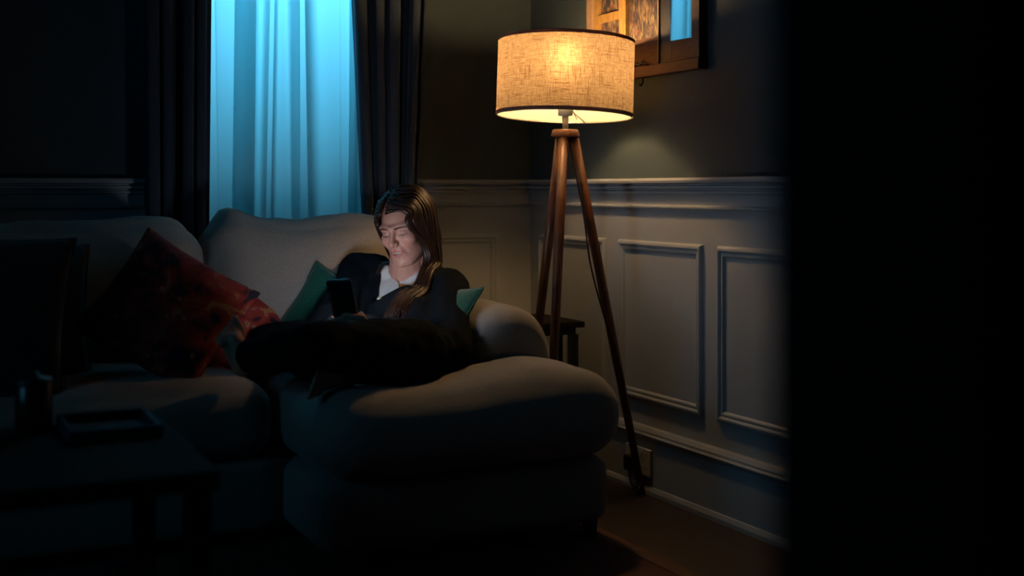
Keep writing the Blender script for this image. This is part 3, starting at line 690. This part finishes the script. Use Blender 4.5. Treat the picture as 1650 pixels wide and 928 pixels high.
bm = bmesh.new(); lathe(bm, [(.001, .100), (.038, .100), (.039, .104), (.037, .112), (.012, .115), (.010, .124), (.001, .126)], 30); obj('lid', bm, M_black, jr, True)

# ------------------------------------------------------------------ person
M_skinbase = bpy.data.materials.new('skin'); M_skinbase.use_nodes = True
def _skin():
    nt = M_skinbase.node_tree; b = nt.nodes['Principled BSDF']
    at = nt.nodes.new('ShaderNodeAttribute'); at.attribute_name = 'tint'
    n = nt.nodes.new('ShaderNodeTexNoise'); n.inputs['Scale'].default_value = 90; n.inputs['Detail'].default_value = 4
    tc = nt.nodes.new('ShaderNodeTexCoord'); nt.links.new(tc.outputs['Object'], n.inputs['Vector'])
    r = nt.nodes.new('ShaderNodeMapRange'); r.inputs[3].default_value = .86; r.inputs[4].default_value = 1.1; nt.links.new(n.outputs[0], r.inputs[0])
    mx = nt.nodes.new('ShaderNodeVectorMath'); mx.operation = 'SCALE'; nt.links.new(at.outputs['Color'], mx.inputs[0]); nt.links.new(r.outputs[0], mx.inputs['Scale'])
    nt.links.new(mx.outputs[0], b.inputs['Base Color']); b.inputs['Roughness'].default_value = .48; b.inputs['Specular IOR Level'].default_value = .4
    b.inputs['Subsurface Weight'].default_value = .12; b.inputs['Subsurface Radius'].default_value = (.012, .004, .002); b.inputs['Subsurface Scale'].default_value = .5
    bp = nt.nodes.new('ShaderNodeBump'); bp.inputs['Strength'].default_value = .12; bp.inputs['Distance'].default_value = .002
    n2 = nt.nodes.new('ShaderNodeTexNoise'); n2.inputs['Scale'].default_value = 420; nt.links.new(tc.outputs['Object'], n2.inputs['Vector']); nt.links.new(n2.outputs[0], bp.inputs['Height']); nt.links.new(bp.outputs[0], b.inputs['Normal'])
_skin()
SKIN = np.array((0.60, 0.31, 0.24))
M_knit = mat('black_navy_knit', (0.007, 0.010, 0.014), .95, .06, var=.2, vscale=260, bump=.4, bscale=500)
M_trouser = mat('dark_trousers', (0.006, 0.008, 0.011), .95, .05, var=.15, vscale=200, bump=.25, bscale=420)
M_tee = mat('white_cotton', (0.72, 0.74, 0.76), .85, .2, var=.03, vscale=60, bump=.15, bscale=400)
M_hair = mat('brown_hair', (0.024, 0.0095, 0.0055), .42, .35, var=.5, vscale=60, stretch=(1, 1, .12))

# joints (room coordinates, metres)
PEL = Vector((-.93, -.985, .535)); NECK = P(661, 447, 3.80); HEADC = P(655, 366, 3.745)
SHR = P(581, 440, 3.84); SHL = P(720, 467, 3.70)
latp = Vector((.55, -.83, 0)).normalized()
HIPL = PEL + latp * .085 + Vector((-.02, 0, -.01)); HIPR = PEL - latp * .085 + Vector((-.02, 0, -.01))
KNL = Vector((-1.255, -1.235, .585)); ANL = Vector((-1.335, -.955, .520))
KNR = Vector((-1.190, -.640, .520)); ANR = Vector((-1.120, -1.055, .484))
TOEL = Vector((-1.385, -.930, .610)); TOER = Vector((-1.238, -1.195, .492))
latc = (SHL - SHR).normalized()
upc = ((NECK - PEL) * .5 + Vector((0, 0, .26))).normalized(); fwd = latc.cross(upc).normalized() * 1
if fwd.dot(cdir(0, -1, 0)) < 0: fwd = -fwd
upc = fwd.cross(latc).normalized()
if upc.z < 0: upc = -upc
AX = (latc, fwd, upc)
CHEST = NECK - upc * .130 - fwd * .005
ELR = P(522, 535, 3.56); ELL = P(731, 574, 3.43)

# phone frame
PHC = P(554, 491, 3.30)
nrm = (HEADC + Vector((0, 0, -.02)) - PHC).normalized()
ez = (Vector((0, 0, 1)) - nrm * nrm.z).normalized(); ex = ez.cross(-nrm).normalized() * -1
if ex.dot(cdir(1, 0, 0)) < 0: ex = -ex
roll = Matrix.Rotation(R(-4), 3, nrm); ex = roll @ ex; ez = roll @ ez
ey = -nrm                                              # back of the phone, away from the face
def H(x, y, z): return PHC + ex * x + ey * y + ez * z

bp_ = []
def cap(a, ra, b, rb): bp_.append(('c', a, ra, b, rb))
# trunk
bp_.append(('e', PEL, (latp, Vector((0, 0, 1)).cross(latp), Vector((0, 0, 1))), (.148, .100, .062)))
MID = PEL * .5 + CHEST * .5 - fwd * .035
bp_.append(('e', MID, AX, (.116, .078, .13)))
bp_.append(('e', CHEST, AX, (.138, .088, .13)))
for s in (-1, 1): bp_.append(('e', CHEST + latc * .062 * s + fwd * .046 + upc * .005, AX, (.054, .042, .054)))
cap(SHR, .050, NECK - upc * .02, .055); cap(SHL, .050, NECK - upc * .02, .055)
cap(NECK - upc * .03, .056, HEADC + Vector((0, 0, -.055)), .050)
# arms and hands
for (sh_, el, sgn) in ((SHR, ELR, -1), (SHL, ELL, 1)):
    wr = H(.066 * sgn, .028, -.132 + (0 if sgn > 0 else -.006)); pk = H(.052 * sgn, .014, -.050)
    cap(sh_, .048, el, .038); cap(el, .037, wr, .024)
    cap(wr, .022, H(.058 * sgn, .016, -.086), .018); cap(wr, .020, H(.050 * sgn, .020, -.104), .017)
    # palm
    dz = -.016 if sgn > 0 else -.026
    cap(H(.060 * sgn, .010, -.080 + dz), .0145, H(.054 * sgn, .012, -.028 + dz), .0125)
    cap(H(.052 * sgn, .016, -.090 + dz), .0135, H(.046 * sgn, .016, -.062 + dz), .0120)
    # fingers wrap from the side across the back of the phone
    for k_, (z0, ln, rad) in enumerate(((-.018, .060, .0078), (-.038, .066, .0080), (-.058, .060, .0078), (-.077, .047, .0068))):
        z0 += dz * 1.0; a = H(.054 * sgn, .013, z0); d = ln / .066
        b = H((.054 - .022 * d) * sgn, .0165, z0 + .006); c = H((.054 - .043 * d) * sgn, .0135, z0 + .010); e_ = H((.054 - .062 * d) * sgn, .0125, z0 + .011)
        cap(a, rad * 1.12, b, rad * 1.04); cap(b, rad * 1.04, c, rad * .95); cap(c, rad * .95, e_, rad * .82)
    # thumb along the front edge
    cap(H(.060 * sgn, .004, -.080 + dz), .0130, H(.052 * sgn, .003, -.056 + dz), .0105); cap(H(.052 * sgn, .003, -.056 + dz), .0105, H(.0465 * sgn, .001, -.032 + dz), .0092); cap(H(.0465 * sgn, .001, -.032 + dz), .0092, H(.0440 * sgn, .000, -.012 + dz), .0078)
# legs and feet
for (h_, kn, an, toe, up_) in ((HIPL, KNL, ANL, TOEL, Vector((-.5, .0, 0))), (HIPR, KNR, ANR, TOER, Vector((.3, .0, .3)))):
    cap(h_, .070, kn, .036); cap(kn, .036, kn * .6 + an * .4, .037); cap(kn * .6 + an * .4, .037, an, .029)
    d = (toe - an); L = d.length; d.normalize()
    shin = (an - kn).normalized(); heel = an + shin * .042 - d * .018
    sd_ = d.cross(shin).normalized()
    cap(an, .031, heel, .026); cap(heel, .027, an + d * L * .60 + shin * .012 + sd_ * .012, .021); cap(heel, .024, an + d * L * .60 + shin * .012 - sd_ * .012, .021); cap(an, .030, an + d * L * .55, .022)
    sd = d.cross(shin).normalized()
    for q in range(5):
        o_ = (q - 2) * .0172 - (.004 if q == 0 else 0); base = an + d * L * .64 + sd * o_ * .9 + shin * .008; tip = an + d * (L * (1.0 - .055 * q)) + sd * o_ + shin * .010
        cap(base, .0115, tip, (.0105, .0076, .0072, .0070, .0068)[q])
body_bm = organic(bp_, .0042, 5)

# ---- head: radial surface of a blended distance field, local x = her left, -y = face, z = up
def smin(a, b, k): h = np.clip(.5 + .5 * (b - a) / k, 0, 1); return b * (1 - h) + a * h - k * h * (1 - h)
def smax(a, b, k): return -smin(-a, -b, k)
def ell(p, c, r):
    q = (p - np.array(c)) / np.array(r); k0 = np.linalg.norm(q, axis=-1); k1 = np.linalg.norm(q / np.array(r), axis=-1); return k0 * (k0 - 1) / np.maximum(k1, 1e-9)
def caps(p, a, b, ra, rb):
    a = np.array(a); b = np.array(b); pa = p - a; ba = b - a; h = np.clip((pa @ ba) / (ba @ ba), 0, 1)[..., None]; return np.linalg.norm(pa - ba * h, axis=-1) - (ra + (rb - ra) * h[..., 0])
def headsdf(p):
    q = p.copy(); q[..., 0] = np.abs(q[..., 0]) * 1.07
    d = ell(q, (0, .012, .030), (.074, .094, .086))                     # cranium
    d = smin(d, ell(q, (0, -.030, -.012), (.060, .060, .074)), .03)     # face mass
    d = smin(d, ell(q, (0, -.040, -.066), (.047, .045, .042)), .03)     # jaw
    d = smin(d, ell(q, (0, -.076, -.096), (.019, .016, .015)), .02)     # chin
    d = smin(d, caps(q, (.050, .005, -.050), (.024, -.062, -.092), .017, .013), .022)  # jaw line
    d = smin(d, ell(q, (.042, -.066, -.022), (.020, .018, .016)), .022) # cheekbone
    d = smin(d, caps(q, (.004, -.093, .018), (.048, -.071, .020), .008, .009), .014)   # brow
    d = smax(d, -ell(q, (.030, -.101, .004), (.019, .018, .013)), .014) # eye socket
    d = smin(d, ell(q, (.030, -.0745, .003), (.0150, .0135, .0125)), .005)  # lidded eye
    d = smin(d, caps(q, (0, -.090, .016), (0, -.110, -.024), .0065, .0095), .010)      # nose bridge
    d = smin(d, ell(q, (0, -.1105, -.027), (.0095, .0105, .0085)), .006)
    d = smin(d, ell(q, (.0105, -.1005, -.030), (.0072, .0095, .0072)), .005)           # nostril wing
    d = smax(d, -ell(q, (.0060, -.106, -.0385), (.0034, .0050, .0035)), .003)
    d = smin(d, ell(q, (0, -.078, -.056), (.030, .017, .020)), .016)    # muzzle
    d = smax(d, -caps(q, (0, -.103, -.040), (0, -.101, -.047), .0022, .0030), .004)    # philtrum
    d = smin(d, caps(q, (0, -.0935, -.0530), (.024, -.0800, -.0570), .0040, .0016), .006)  # upper lip
    d = smin(d, caps(q, (0, -.0915, -.0675), (.021, -.0795, -.0615), .0052, .0020), .007)  # lower lip
    d = smax(d, -caps(q, (0, -.0985, -.0600), (.0210, -.0860, -.0592), .0022, .0012), .006)   # parted mouth
    d = smin(d, caps(q, (.018, -.098, -.026), (.028, -.083, -.056), .0, .0), .004) if False else d
    d = smax(d, -caps(q, (.022, -.0985, -.034), (.034, -.0840, -.058), .0026, .0022), .012)  # smile fold
    d = smin(d, ell(q, (.076, .012, -.004), (.007, .016, .028)), .006)  # ear
    d = smin(d, caps(q, (0, .015, -.07), (0, .03, -.15), .050, .050), .03)  # neck stub
    return d
NT, NPH = 210, 250
CEN = np.array((0, -.018, -.012))
# rings about the face axis (-y): denser near the face
th = PI * (np.linspace(0, 1, NT) ** 1.35)
ph = np.linspace(0, 2 * PI, NPH, endpoint=False)
TH, PH_ = np.meshgrid(th, ph, indexing='ij')
D = np.stack([np.sin(TH) * np.cos(PH_), -np.cos(TH), np.sin(TH) * np.sin(PH_)], -1)
t = np.full(TH.shape, .30)
for _ in range(160):
    dd = headsdf(CEN + D * t[..., None]); t = t - np.clip(dd, -.01, .05) * .55
HV = CEN + D * t[..., None]
cut = HV[..., 2] < -.155
# tints
X_, Y_, Z_ = np.abs(HV[..., 0]), HV[..., 1], HV[..., 2]; XS = HV[..., 0]
T = np.ones(HV.shape) * SKIN
def g2(x, y, cx, cy, sx, sy): return np.exp(-((x - cx) / sx) ** 2 - ((y - cy) / sy) ** 2)
front = (Y_ < -.05)
def blend(mask, col):
    global T
    m_ = np.clip(mask, 0, 1)[..., None]; T = T * (1 - m_) + np.array(col) * m_
blend(.5 * g2(X_, Z_, .036, -.030, .020, .018) * front, (0.60, 0.24, 0.18))
blend(.5 * g2(X_, Z_, 0, -.028, .014, .010) * front, (0.56, 0.22, 0.17))
lipm = np.clip((1.0 - (X_ / .0255) ** 2 - ((Z_ + .0600) / .0128) ** 2) * 3.0, 0, 1)
blend(lipm * .7 * front, (0.47, 0.13, 0.115))
mouth = np.clip((1 - np.sqrt((X_ / .0150) ** 2 + ((Z_ + .0592) / .0026) ** 2)) * 4, 0, 1)
blend(mouth * front, (0.55, 0.50, 0.46))                                  # teeth
blend(np.clip((1 - np.sqrt((X_ / .0185) ** 2 + ((Z_ + .0632) / .0015) ** 2)) * 4, 0, 1) * .8 * front, (0.16, 0.03, 0.03))
bz = .0165 + .0025 * np.sin(np.clip((X_ - .012) / .040, 0, 1) * PI) - .10 * np.maximum(0, X_ - .042)
brow = np.exp(-((Z_ - bz) / (.0033 - .02 * np.clip(X_ - .03, 0, .03))) ** 2) * (X_ > .011) * (X_ < .053)
blend(np.clip(brow * 1.15, 0, 1) * front, (0.030, 0.014, 0.010))
lz = -.0035 - 9.0 * (X_ - .030) ** 2 * -1 - .0012
lz = -.0050 + 7.0 * (X_ - .030) ** 2
inw = (X_ > .0165) & (X_ < .0445)
blend(np.exp(-((Z_ - lz) / .0013) ** 2) * inw * front * 1.2, (0.030, 0.014, 0.012))    # lash line
blend(np.exp(-((Z_ - (lz - .0028)) / .0012) ** 2) * inw * (X_ < .040) * (X_ > .020) * front * .8, (0.30, 0.25, 0.24))  # sliver of eye
blend(np.exp(-((Z_ - (lz - .0028)) / .0013) ** 2) * (np.abs(X_ - .030) < .0055) * front, (0.06, 0.035, 0.025))
blend(np.exp(-((Z_ - (lz + .0095)) / .0016) ** 2) * inw * front * .5, (0.34, 0.16, 0.11))  # lid crease
blend(.35 * g2(X_, Z_, .030, .002, .016, .008) * front, (0.42, 0.21, 0.16))
blend(np.exp(-((X_ - .006) / .0035) ** 2 - ((Z_ + .0385) / .0030) ** 2) * front, (0.14, 0.05, 0.04))
# head orientation
yaw, pitch, rl = R(23), R(13), R(7)
HS = .955
f_ = cdir(-math.sin(yaw) * math.cos(pitch), -math.cos(yaw) * math.cos(pitch), -math.sin(pitch)).normalized()
l_ = Vector((0, 0, 1)).cross(f_).normalized()      # her left
if l_.dot(cdir(1, 0, 0)) < 0: l_ = -l_
u_ = f_.cross(l_).normalized()
if u_.z < 0: u_ = -u_
RM = Matrix.Rotation(rl, 3, f_); l_ = RM @ l_; u_ = RM @ u_
def HL(x, y, z): return HEADC + (l_ * x - f_ * y + u_ * z) * HS
MH = np.array([list(l_), list(-f_), list(u_)])
HW = HV @ MH * HS + np.array(HEADC)
tint = body_bm.loops.layers.float_color.new('tint') if False else None
nb = len(body_bm.verts)
hv = [[body_bm.verts.new(HW[i, j]) for j in range(NPH)] for i in range(NT)]
for i in range(1, NT - 1):
    for j in range(NPH):
        q = (i, j), (i, (j + 1) % NPH), (i + 1, (j + 1) % NPH), (i + 1, j)
        if any(cut[a] for a in q): continue
        try: body_bm.faces.new([hv[a][b] for a, b in q])
        except ValueError: pass
body_bm.faces.new([hv[1][j] for j in range(NPH)][::-1])
colmap = np.concatenate([np.ones((nb, 3)) * SKIN, T.reshape(-1, 3)])
for v in body_bm.verts: pass
body_bm.verts.index_update()
lay = body_bm.verts.layers.float_color.new('tint')
for v in body_bm.verts: c_ = colmap[v.index]; v[lay] = (c_[0], c_[1], c_[2], 1)
loose = [v for v in body_bm.verts if not v.link_faces]
bmesh.ops.delete(body_bm, geom=loose, context='VERTS')
bmesh.ops.recalc_face_normals(body_bm, faces=body_bm.faces)
person = obj('person', body_bm, M_skinbase, None, True)
tag(person, 'woman with long brown hair sitting cross-legged on the chaise, looking down at a phone', 'person')

# ---- clothes
def smooth_edge(bm, it=14):
    for f in [f for f in bm.faces if len([e for e in f.edges if e.is_boundary]) >= 3]: bm.faces.remove(f)
    for v in [v for v in bm.verts if not v.link_faces]: bm.verts.remove(v)
    for _ in range(it):
        new = {}
        for v in bm.verts:
            nb_ = [e.other_vert(v) for e in v.link_edges if e.is_boundary]
            if len(nb_) == 2: new[v] = v.co * .4 + (nb_[0].co + nb_[1].co) * .3
        for v, c_ in new.items(): v.co = c_
sp_ = []
def scap(a, ra, b, rb): sp_.append(('c', a, ra, b, rb))
sp_.append(('e', PEL + Vector((.03, .03, -.012)), (latp, Vector((0, 0, 1)).cross(latp), Vector((0, 0, 1))), (.150, .105, .066)))
sp_.append(('e', MID, AX, (.124, .085, .135)))
sp_.append(('e', CHEST, AX, (.144, .094, .132)))
for s in (-1, 1): sp_.append(('e', CHEST + latc * .062 * s + fwd * .046 + upc * .005, AX, (.058, .046, .060)))
scap(SHR, .054, NECK - upc * .025, .056); scap(SHL, .054, NECK - upc * .025, .056)
def chest_uvw(p): d = p - NECK; return d.dot(latc), d.dot(fwd), d.dot(upc)
for sh_, el in ((SHR, ELR), (SHL, ELL)): sp_.append(('c', sh_, .052, sh_ * .6 + el * .4, .048))
tee = organic(sp_, .007, 8)
folds(tee, .004, 16, 2, (1, 1, .6))
# neckline
dele = []
for v in tee.verts:
    a, b, c = chest_uvw(v.co); r_ = math.hypot(a / 1.15, (c + .012) * 1.0 + .0)
    if c > -.024 + .25 * max(0, abs(a) - .02) and math.hypot(a, b * .8) < .064: dele.append(v)
bmesh.ops.delete(tee, geom=dele, context='VERTS')
smooth_edge(tee)
obj('shirt', tee, M_tee, person, True)['label'] = 'white round-necked shirt'
cp_ = [(p[0], p[1], p[2], tuple(r + .016 for r in p[3])) if p[0] == 'e' else ('c', p[1], p[2] + .011, p[3], p[4] + .011) for p in sp_]
WRL = H(.066, .028, -.132); WRR = H(-.066, .028, -.138)
for (sh_, el, w_) in ((SHR, ELR, WRR), (SHL, ELL, WRL)):
    cp_.append(('c', sh_, .060, el, .053)); cp_.append(('c', el, .050, el * .25 + w_ * .75, .037)); cp_.append(('c', el * .25 + w_ * .75, .037, w_, .033))
card = organic(cp_, .0075, 9)
folds(card, .008, 11, 5, (1, 1, 1)); folds(card, .003, 30, 9)
dele = []
for v in card.verts:
    a, b, c = chest_uvw(v.co)
    lf = -.062 + (-.012 - c) * .46; rt = .068 if c > -.085 else .068 + (c + .085) * .85
    if b > -.012 and c > -.150 and lf < a < rt: dele.append(v)
    elif c > -.03 and math.hypot(a, b) < .074: dele.append(v)
    elif (v.co - WRL).length < .020 or (v.co - WRR).length < .020: dele.append(v)
bmesh.ops.delete(card, geom=dele, context='VERTS')
smooth_edge(card)
cd = obj('cardigan', card, M_knit, person, True); cd['label'] = 'black knitted cardigan'
md = cd.modifiers.new('thick', 'SOLIDIFY'); md.thickness = .004; md.offset = -1
tp = [('e', PEL + Vector((0, 0, -.012)), (latp, Vector((0, 0, 1)).cross(latp), Vector((0, 0, 1))), (.160, .120, .080))]
for (h_, kn, an) in ((HIPL, KNL, ANL), (HIPR, KNR, ANR)):
    m_ = kn * .45 + an * .55
    tp += [('c', h_, .092, h_ * .4 + kn * .6, .068), ('c', h_ * .4 + kn * .6, .068, kn, .054), ('c', kn, .054, m_, .050), ('c', m_, .050, kn * .08 + an * .92, .046)]
tr_ = organic(tp, .008, 8); folds(tr_, .008, 9, 3); folds(tr_, .003, 26, 4)
obj('trousers', tr_, M_trouser, person, True)['label'] = 'dark loose trousers'
# buttons, necklace
def on_surface(o, a, c):
    """point on the front of the chest at lateral a, height c (relative to the neck)"""
    best = None
    for v in o.data.vertices:
        d = v.co - NECK; aa, b, cc = d.dot(latc), d.dot(fwd), d.dot(upc)
        e = (aa - a) ** 2 + (cc - c) ** 2
        if b > -.02 and (best is None or e < best[0]): best = (e, v.co.copy(), v.normal.copy())
    return best[1], best[2]
shirt = [c for c in person.children if c.name.startswith('shirt')][0]
for (a, c) in ((-.028, -.142), (.022, -.130)):
    p, n_ = on_surface(cd, a, c); bm = bmesh.new(); q = n_.to_track_quat('Z', 'Y').to_matrix()
    lathe(bm, [(.001, -.001), (.0065, -.001), (.0075, .001), (.0060, .0028), (.001, .0022)], 16)
    for v in bm.verts: v.co = p + q @ v.co
    obj('button', bm, mat('pearl_button', (.7, .62, .5), .2, .6, .3, var=.1), cd, True)
pts = []
for k_ in range(25):
    s = -1 + 2 * k_ / 24; a = .034 * s; c = -.058 + .026 * abs(s) ** 1.3
    p, n_ = on_surface(shirt, a + .026, c); pts.append(p + n_ * .004)
bm = bmesh.new(); tube(bm, [pts[0]] + [(pts[i - 1] + pts[i] * 2 + pts[i + 1]) / 4 for i in range(1, 24)] + [pts[-1]], .0011, 6); nk = obj('necklace', bm, M_gold, person, True); nk['label'] = 'thin gold chain'
p, n_ = on_surface(shirt, .026, -.061); q = n_.to_track_quat('Z', 'Y').to_matrix()
bm = bmesh.new(); tube(bm, [p + n_ * .006 + q @ Vector((.0065 * math.cos(a), .0065 * math.sin(a), 0)) for a in [2 * PI * k_ / 20 for k_ in range(21)]], .0020, 8, cap=False)
tube(bm, [p + n_ * .007 + q @ Vector((.006 + .005 * math.cos(a), .005 * math.sin(a), 0)) for a in [2 * PI * k_ / 20 for k_ in range(21)]], .0016, 8, cap=False)
obj('pendant', bm, M_gold, nk, True)

# ---- hair: locks laid from the parting over the skull, then hanging
hr = random.Random(11)
def skull(az, el, off):
    """point on the head ellipsoid; az 0 = face, + = her left"""
    e = math.cos(el); d = Vector((math.sin(az) * e, -math.cos(az) * e, math.sin(el)))
    r = Vector((.079 + off, .101 + off, .092 + off)); k_ = 1 / math.sqrt((d.x / r.x) ** 2 + (d.y / r.y) ** 2 + (d.z / r.z) ** 2)
    p = d * k_; return Vector((p.x, p.y + .010, p.z + .030))
from mathutils.bvhtree import BVHTree
TREE = BVHTree.FromPolygons([v.co.copy() for v in cd.data.vertices], [tuple(p.vertices) for p in cd.data.polygons])
TREE2 = BVHTree.FromPolygons([v.co.copy() for v in shirt.data.vertices], [tuple(p.vertices) for p in shirt.data.polygons])
bm = bmesh.new()
LEFT_END = [P(700, 430, 3.70), P(690, 470, 3.60), P(660, 500, 3.52), P(632, 522, 3.47)]
def lock(az, off, rad, tjit):
    # parting runs front to back slightly on her right
    side = 1 if az >= 0 else -1
    A = abs(az)
    py = -.080 + .133 * max(0, min(1, (A - .75) / (PI - .75))) + hr.uniform(-.006, .010)
    p0 = Vector((-.014 + side * hr.uniform(.001, .012), py, 0)); rz = .092 + off
    p0.z = .030 + rz * math.sqrt(max(0.02, 1 - (p0.x / (.079 + off)) ** 2 - ((py - .010) / (.101 + off)) ** 2)); 
    if A < 1.3: p0 = skull(-R(15) + side * R(2) + az * .10, R(hr.uniform(19, 74)), off)
    loc = [p0]
    # hairline: faces open between +-42 degrees
    sw = max(0, min(1, (1.35 - A) / .45)) * (.30 if side > 0 else .10)
    fr = max(0, min(1, (1.6 - A) / .85))
    for q_, el in enumerate((62, 42, 22, 2)):
        e2 = el * (1 - fr) + ((22, 16, 8, -3) if side > 0 else (20, 15, 8, -3))[q_] * fr; a2 = az * (1 - fr * (.48, .17, .02, 0)[q_])
        loc.append(skull(a2 - side * sw * max(0, (50 - el) / 50), R(e2), off + .003 + .012 * sw * max(0, (40 - el) / 40)))
    W_ = [HL(*q) for q in loc]
    tip = W_[-1]
    dn = Vector((0, 0, -1))
    jx = Vector((hr.uniform(-1, 1), hr.uniform(-1, 1), 0)) * .008
    if side > 0 and A < 2.1:             # her left: over the shoulder to the front of the chest
        s = A / 2.1
        q1 = HL(.061 + off + .020 * s, -.076 + .110 * s, -.055)
        q1b = HL(.057 + off + .027 * s, -.070 + .094 * s, -.105)
        G0 = (P(664, 441, 3.66), P(656, 466, 3.66), P(641, 490, 3.62), P(630, 520, 3.58)); G1 = (P(711, 437, 3.73), P(700, 465, 3.67), P(684, 492, 3.62), P(664, 524, 3.57))
        W_ += [q1 + jx * .2, q1b + jx * .3] + [a_ * (1 - s) + b_ * s - fwd * 0 + (jx + latc * hr.uniform(-.012, .012)) * (.3 + .25 * k_) for k_, (a_, b_) in enumerate(zip(G0, G1))]
        W_[-1] = W_[-1] + (W_[-1] - W_[-2]) * (.25 * tjit)
    elif side < 0 and A < 1.9:           # her right: hangs beside the cheek, behind the shoulder
        s = A / 1.9
        q1 = HL(-.078 - off + .004 * s, -.034 + .080 * s, -.075)
        q2 = HL(-.056 - off - .012 * s, -.054 + .110 * s, -.112)
        q3 = P(624, 424, 3.69) * (1 - s) + P(604, 428, 3.84) * s; q4 = q3 + upc * (-.028 - .012 * tjit)
        W_ += [q1 + jx * .3, q2 + jx * .4, q3 + jx * .6, q4 + jx * .6]
    else:                                # back: down between the shoulder blades
        s = 1
        b0 = skull(az, R(-12), off)
        q1 = HL(b0.x, b0.y, -.02); q2 = HL(b0.x * .95, b0.y * .95 + .004, -.09)
        q3 = NECK + latc * (b0.x * .9) - fwd * (.085 + off * .5) + upc * (-.05); q4 = q3 + upc * (-.14) - fwd * .03
        W_ += [q1, q2, q3 + jx, q4 + jx]
    pts = spline(W_, 5); n = len(pts)
    cen = HL(0, .01, .0)
    for i in (range(n // 3, n) if side > 0 else range(0)):
        out = fwd if (pts[i] - NECK).dot(fwd) > -.02 else -fwd
        hit = TREE2.ray_cast(pts[i] + out * .25, -out, .25 + .025)
        if hit[0] is not None:
            sd_ = (pts[i] - hit[0]).dot(out); need = .020 + off
            if sd_ < need: pts[i] = pts[i] + out * (need - sd_)
    for _ in range(4):
        for i in range(1, n - 1): pts[i] = (pts[i - 1] + pts[i] * 2 + pts[i + 1]) / 4
    prof = [rad * (.25 + .75 * min(1, i / 7)) * (1 if i < n - 9 else max(.12, (n - i) / 9)) for i in range(n)]
    tube(bm, pts, prof, 7, flat=((pts[n // 3] - cen).normalized(), .45))
for lay_, (off, cnt, rad) in enumerate(((.000, 90, .0095), (.005, 130, .0062), (.009, 120, .0042))):
    for i in range(cnt):
        az = -PI + 2 * PI * (i + hr.uniform(-.4, .4)) / cnt
        lim_r, lim_l = R(41), R(46)
        if -lim_r < az < lim_l: continue
        lock(az, off + hr.uniform(-.002, .003), rad * hr.uniform(.8, 1.25), hr.uniform(-1, 1))
# front locks sweeping from the parting round the forehead
for i in range(70):
    for sd in (-1, 1):
        az = sd * R(hr.uniform(41 if sd < 0 else 44, 62)); lock(az, hr.uniform(.003, .010), .0045 * hr.uniform(.8, 1.2), hr.uniform(-1, 1))
obj('hair', bm, M_hair, person, True)['label'] = 'long straight brown hair'

# ------------------------------------------------------------------ phone
ph_ = bpy.data.objects.new('phone', None)
def phone_bm(w, h, d, r, y0):
    bm = bmesh.new(); pts = []
    for cx, cz, a0 in ((w / 2 - r, h / 2 - r, 0), (-w / 2 + r, h / 2 - r, 90), (-w / 2 + r, -h / 2 + r, 180), (w / 2 - r, -h / 2 + r, 270)):
        for k_ in range(7): a = R(a0 + 15 * k_); pts.append((cx + r * math.cos(a), cz + r * math.sin(a)))
    rows = [[bm.verts.new((x * s, y, z * s2)) for x, z in pts] for y, s, s2 in ((y0, .965, .98), (y0 + d * .2, 1, 1), (y0 + d * .8, 1, 1), (y0 + d, .965, .98))]
    n = len(pts)
    for A, B in zip(rows, rows[1:]):
        for j in range(n): bm.faces.new((A[j], A[(j + 1) % n], B[(j + 1) % n], B[j]))
    bm.faces.new(rows[0]); bm.faces.new(rows[-1][::-1]); bmesh.ops.recalc_face_normals(bm, faces=bm.faces); return bm
C.objects.link(ph_); ph_.empty_display_size = .03
MP = Matrix((ex, ey, ez)).transposed().to_4x4(); MP.translation = PHC; ph_.matrix_world = MP
tag(ph_, 'dark smartphone held up in the woman\'s hands, its lit screen facing her', 'phone')
M_case = mat('dark_phone_case', (0.02, 0.02, 0.022), .3, .5, var=.05); M_rim = mat('phone_rim', (0.55, 0.56, 0.58), .25, .5, .9, var=.03)
obj('case', phone_bm(.0715, .147, .0075, .009, -.0035), M_case, ph_, True)
obj('rim', phone_bm(.0722, .1477, .0035, .0092, -.0020), M_rim, ph_, True)
obj('screen', phone_bm(.066, .141, .0006, .007, -.0044), emit('phone_screen_light', (.88, .90, 1.0), PHONE), ph_)['label'] = 'lit screen'
bm = newbox(-.033, -.010, .0040, .0062, .042, .068, bev=.0025); cb = obj('camera_bump', bm, M_case, ph_)
for (x, z) in ((-.027, .061), (-.027, .049), (-.016, .055)):
    bm = bmesh.new(); tube(bm, [(x, .0060, z), (x, .0075, z)], .0042, 16); obj('lens', bm, M_black, cb)
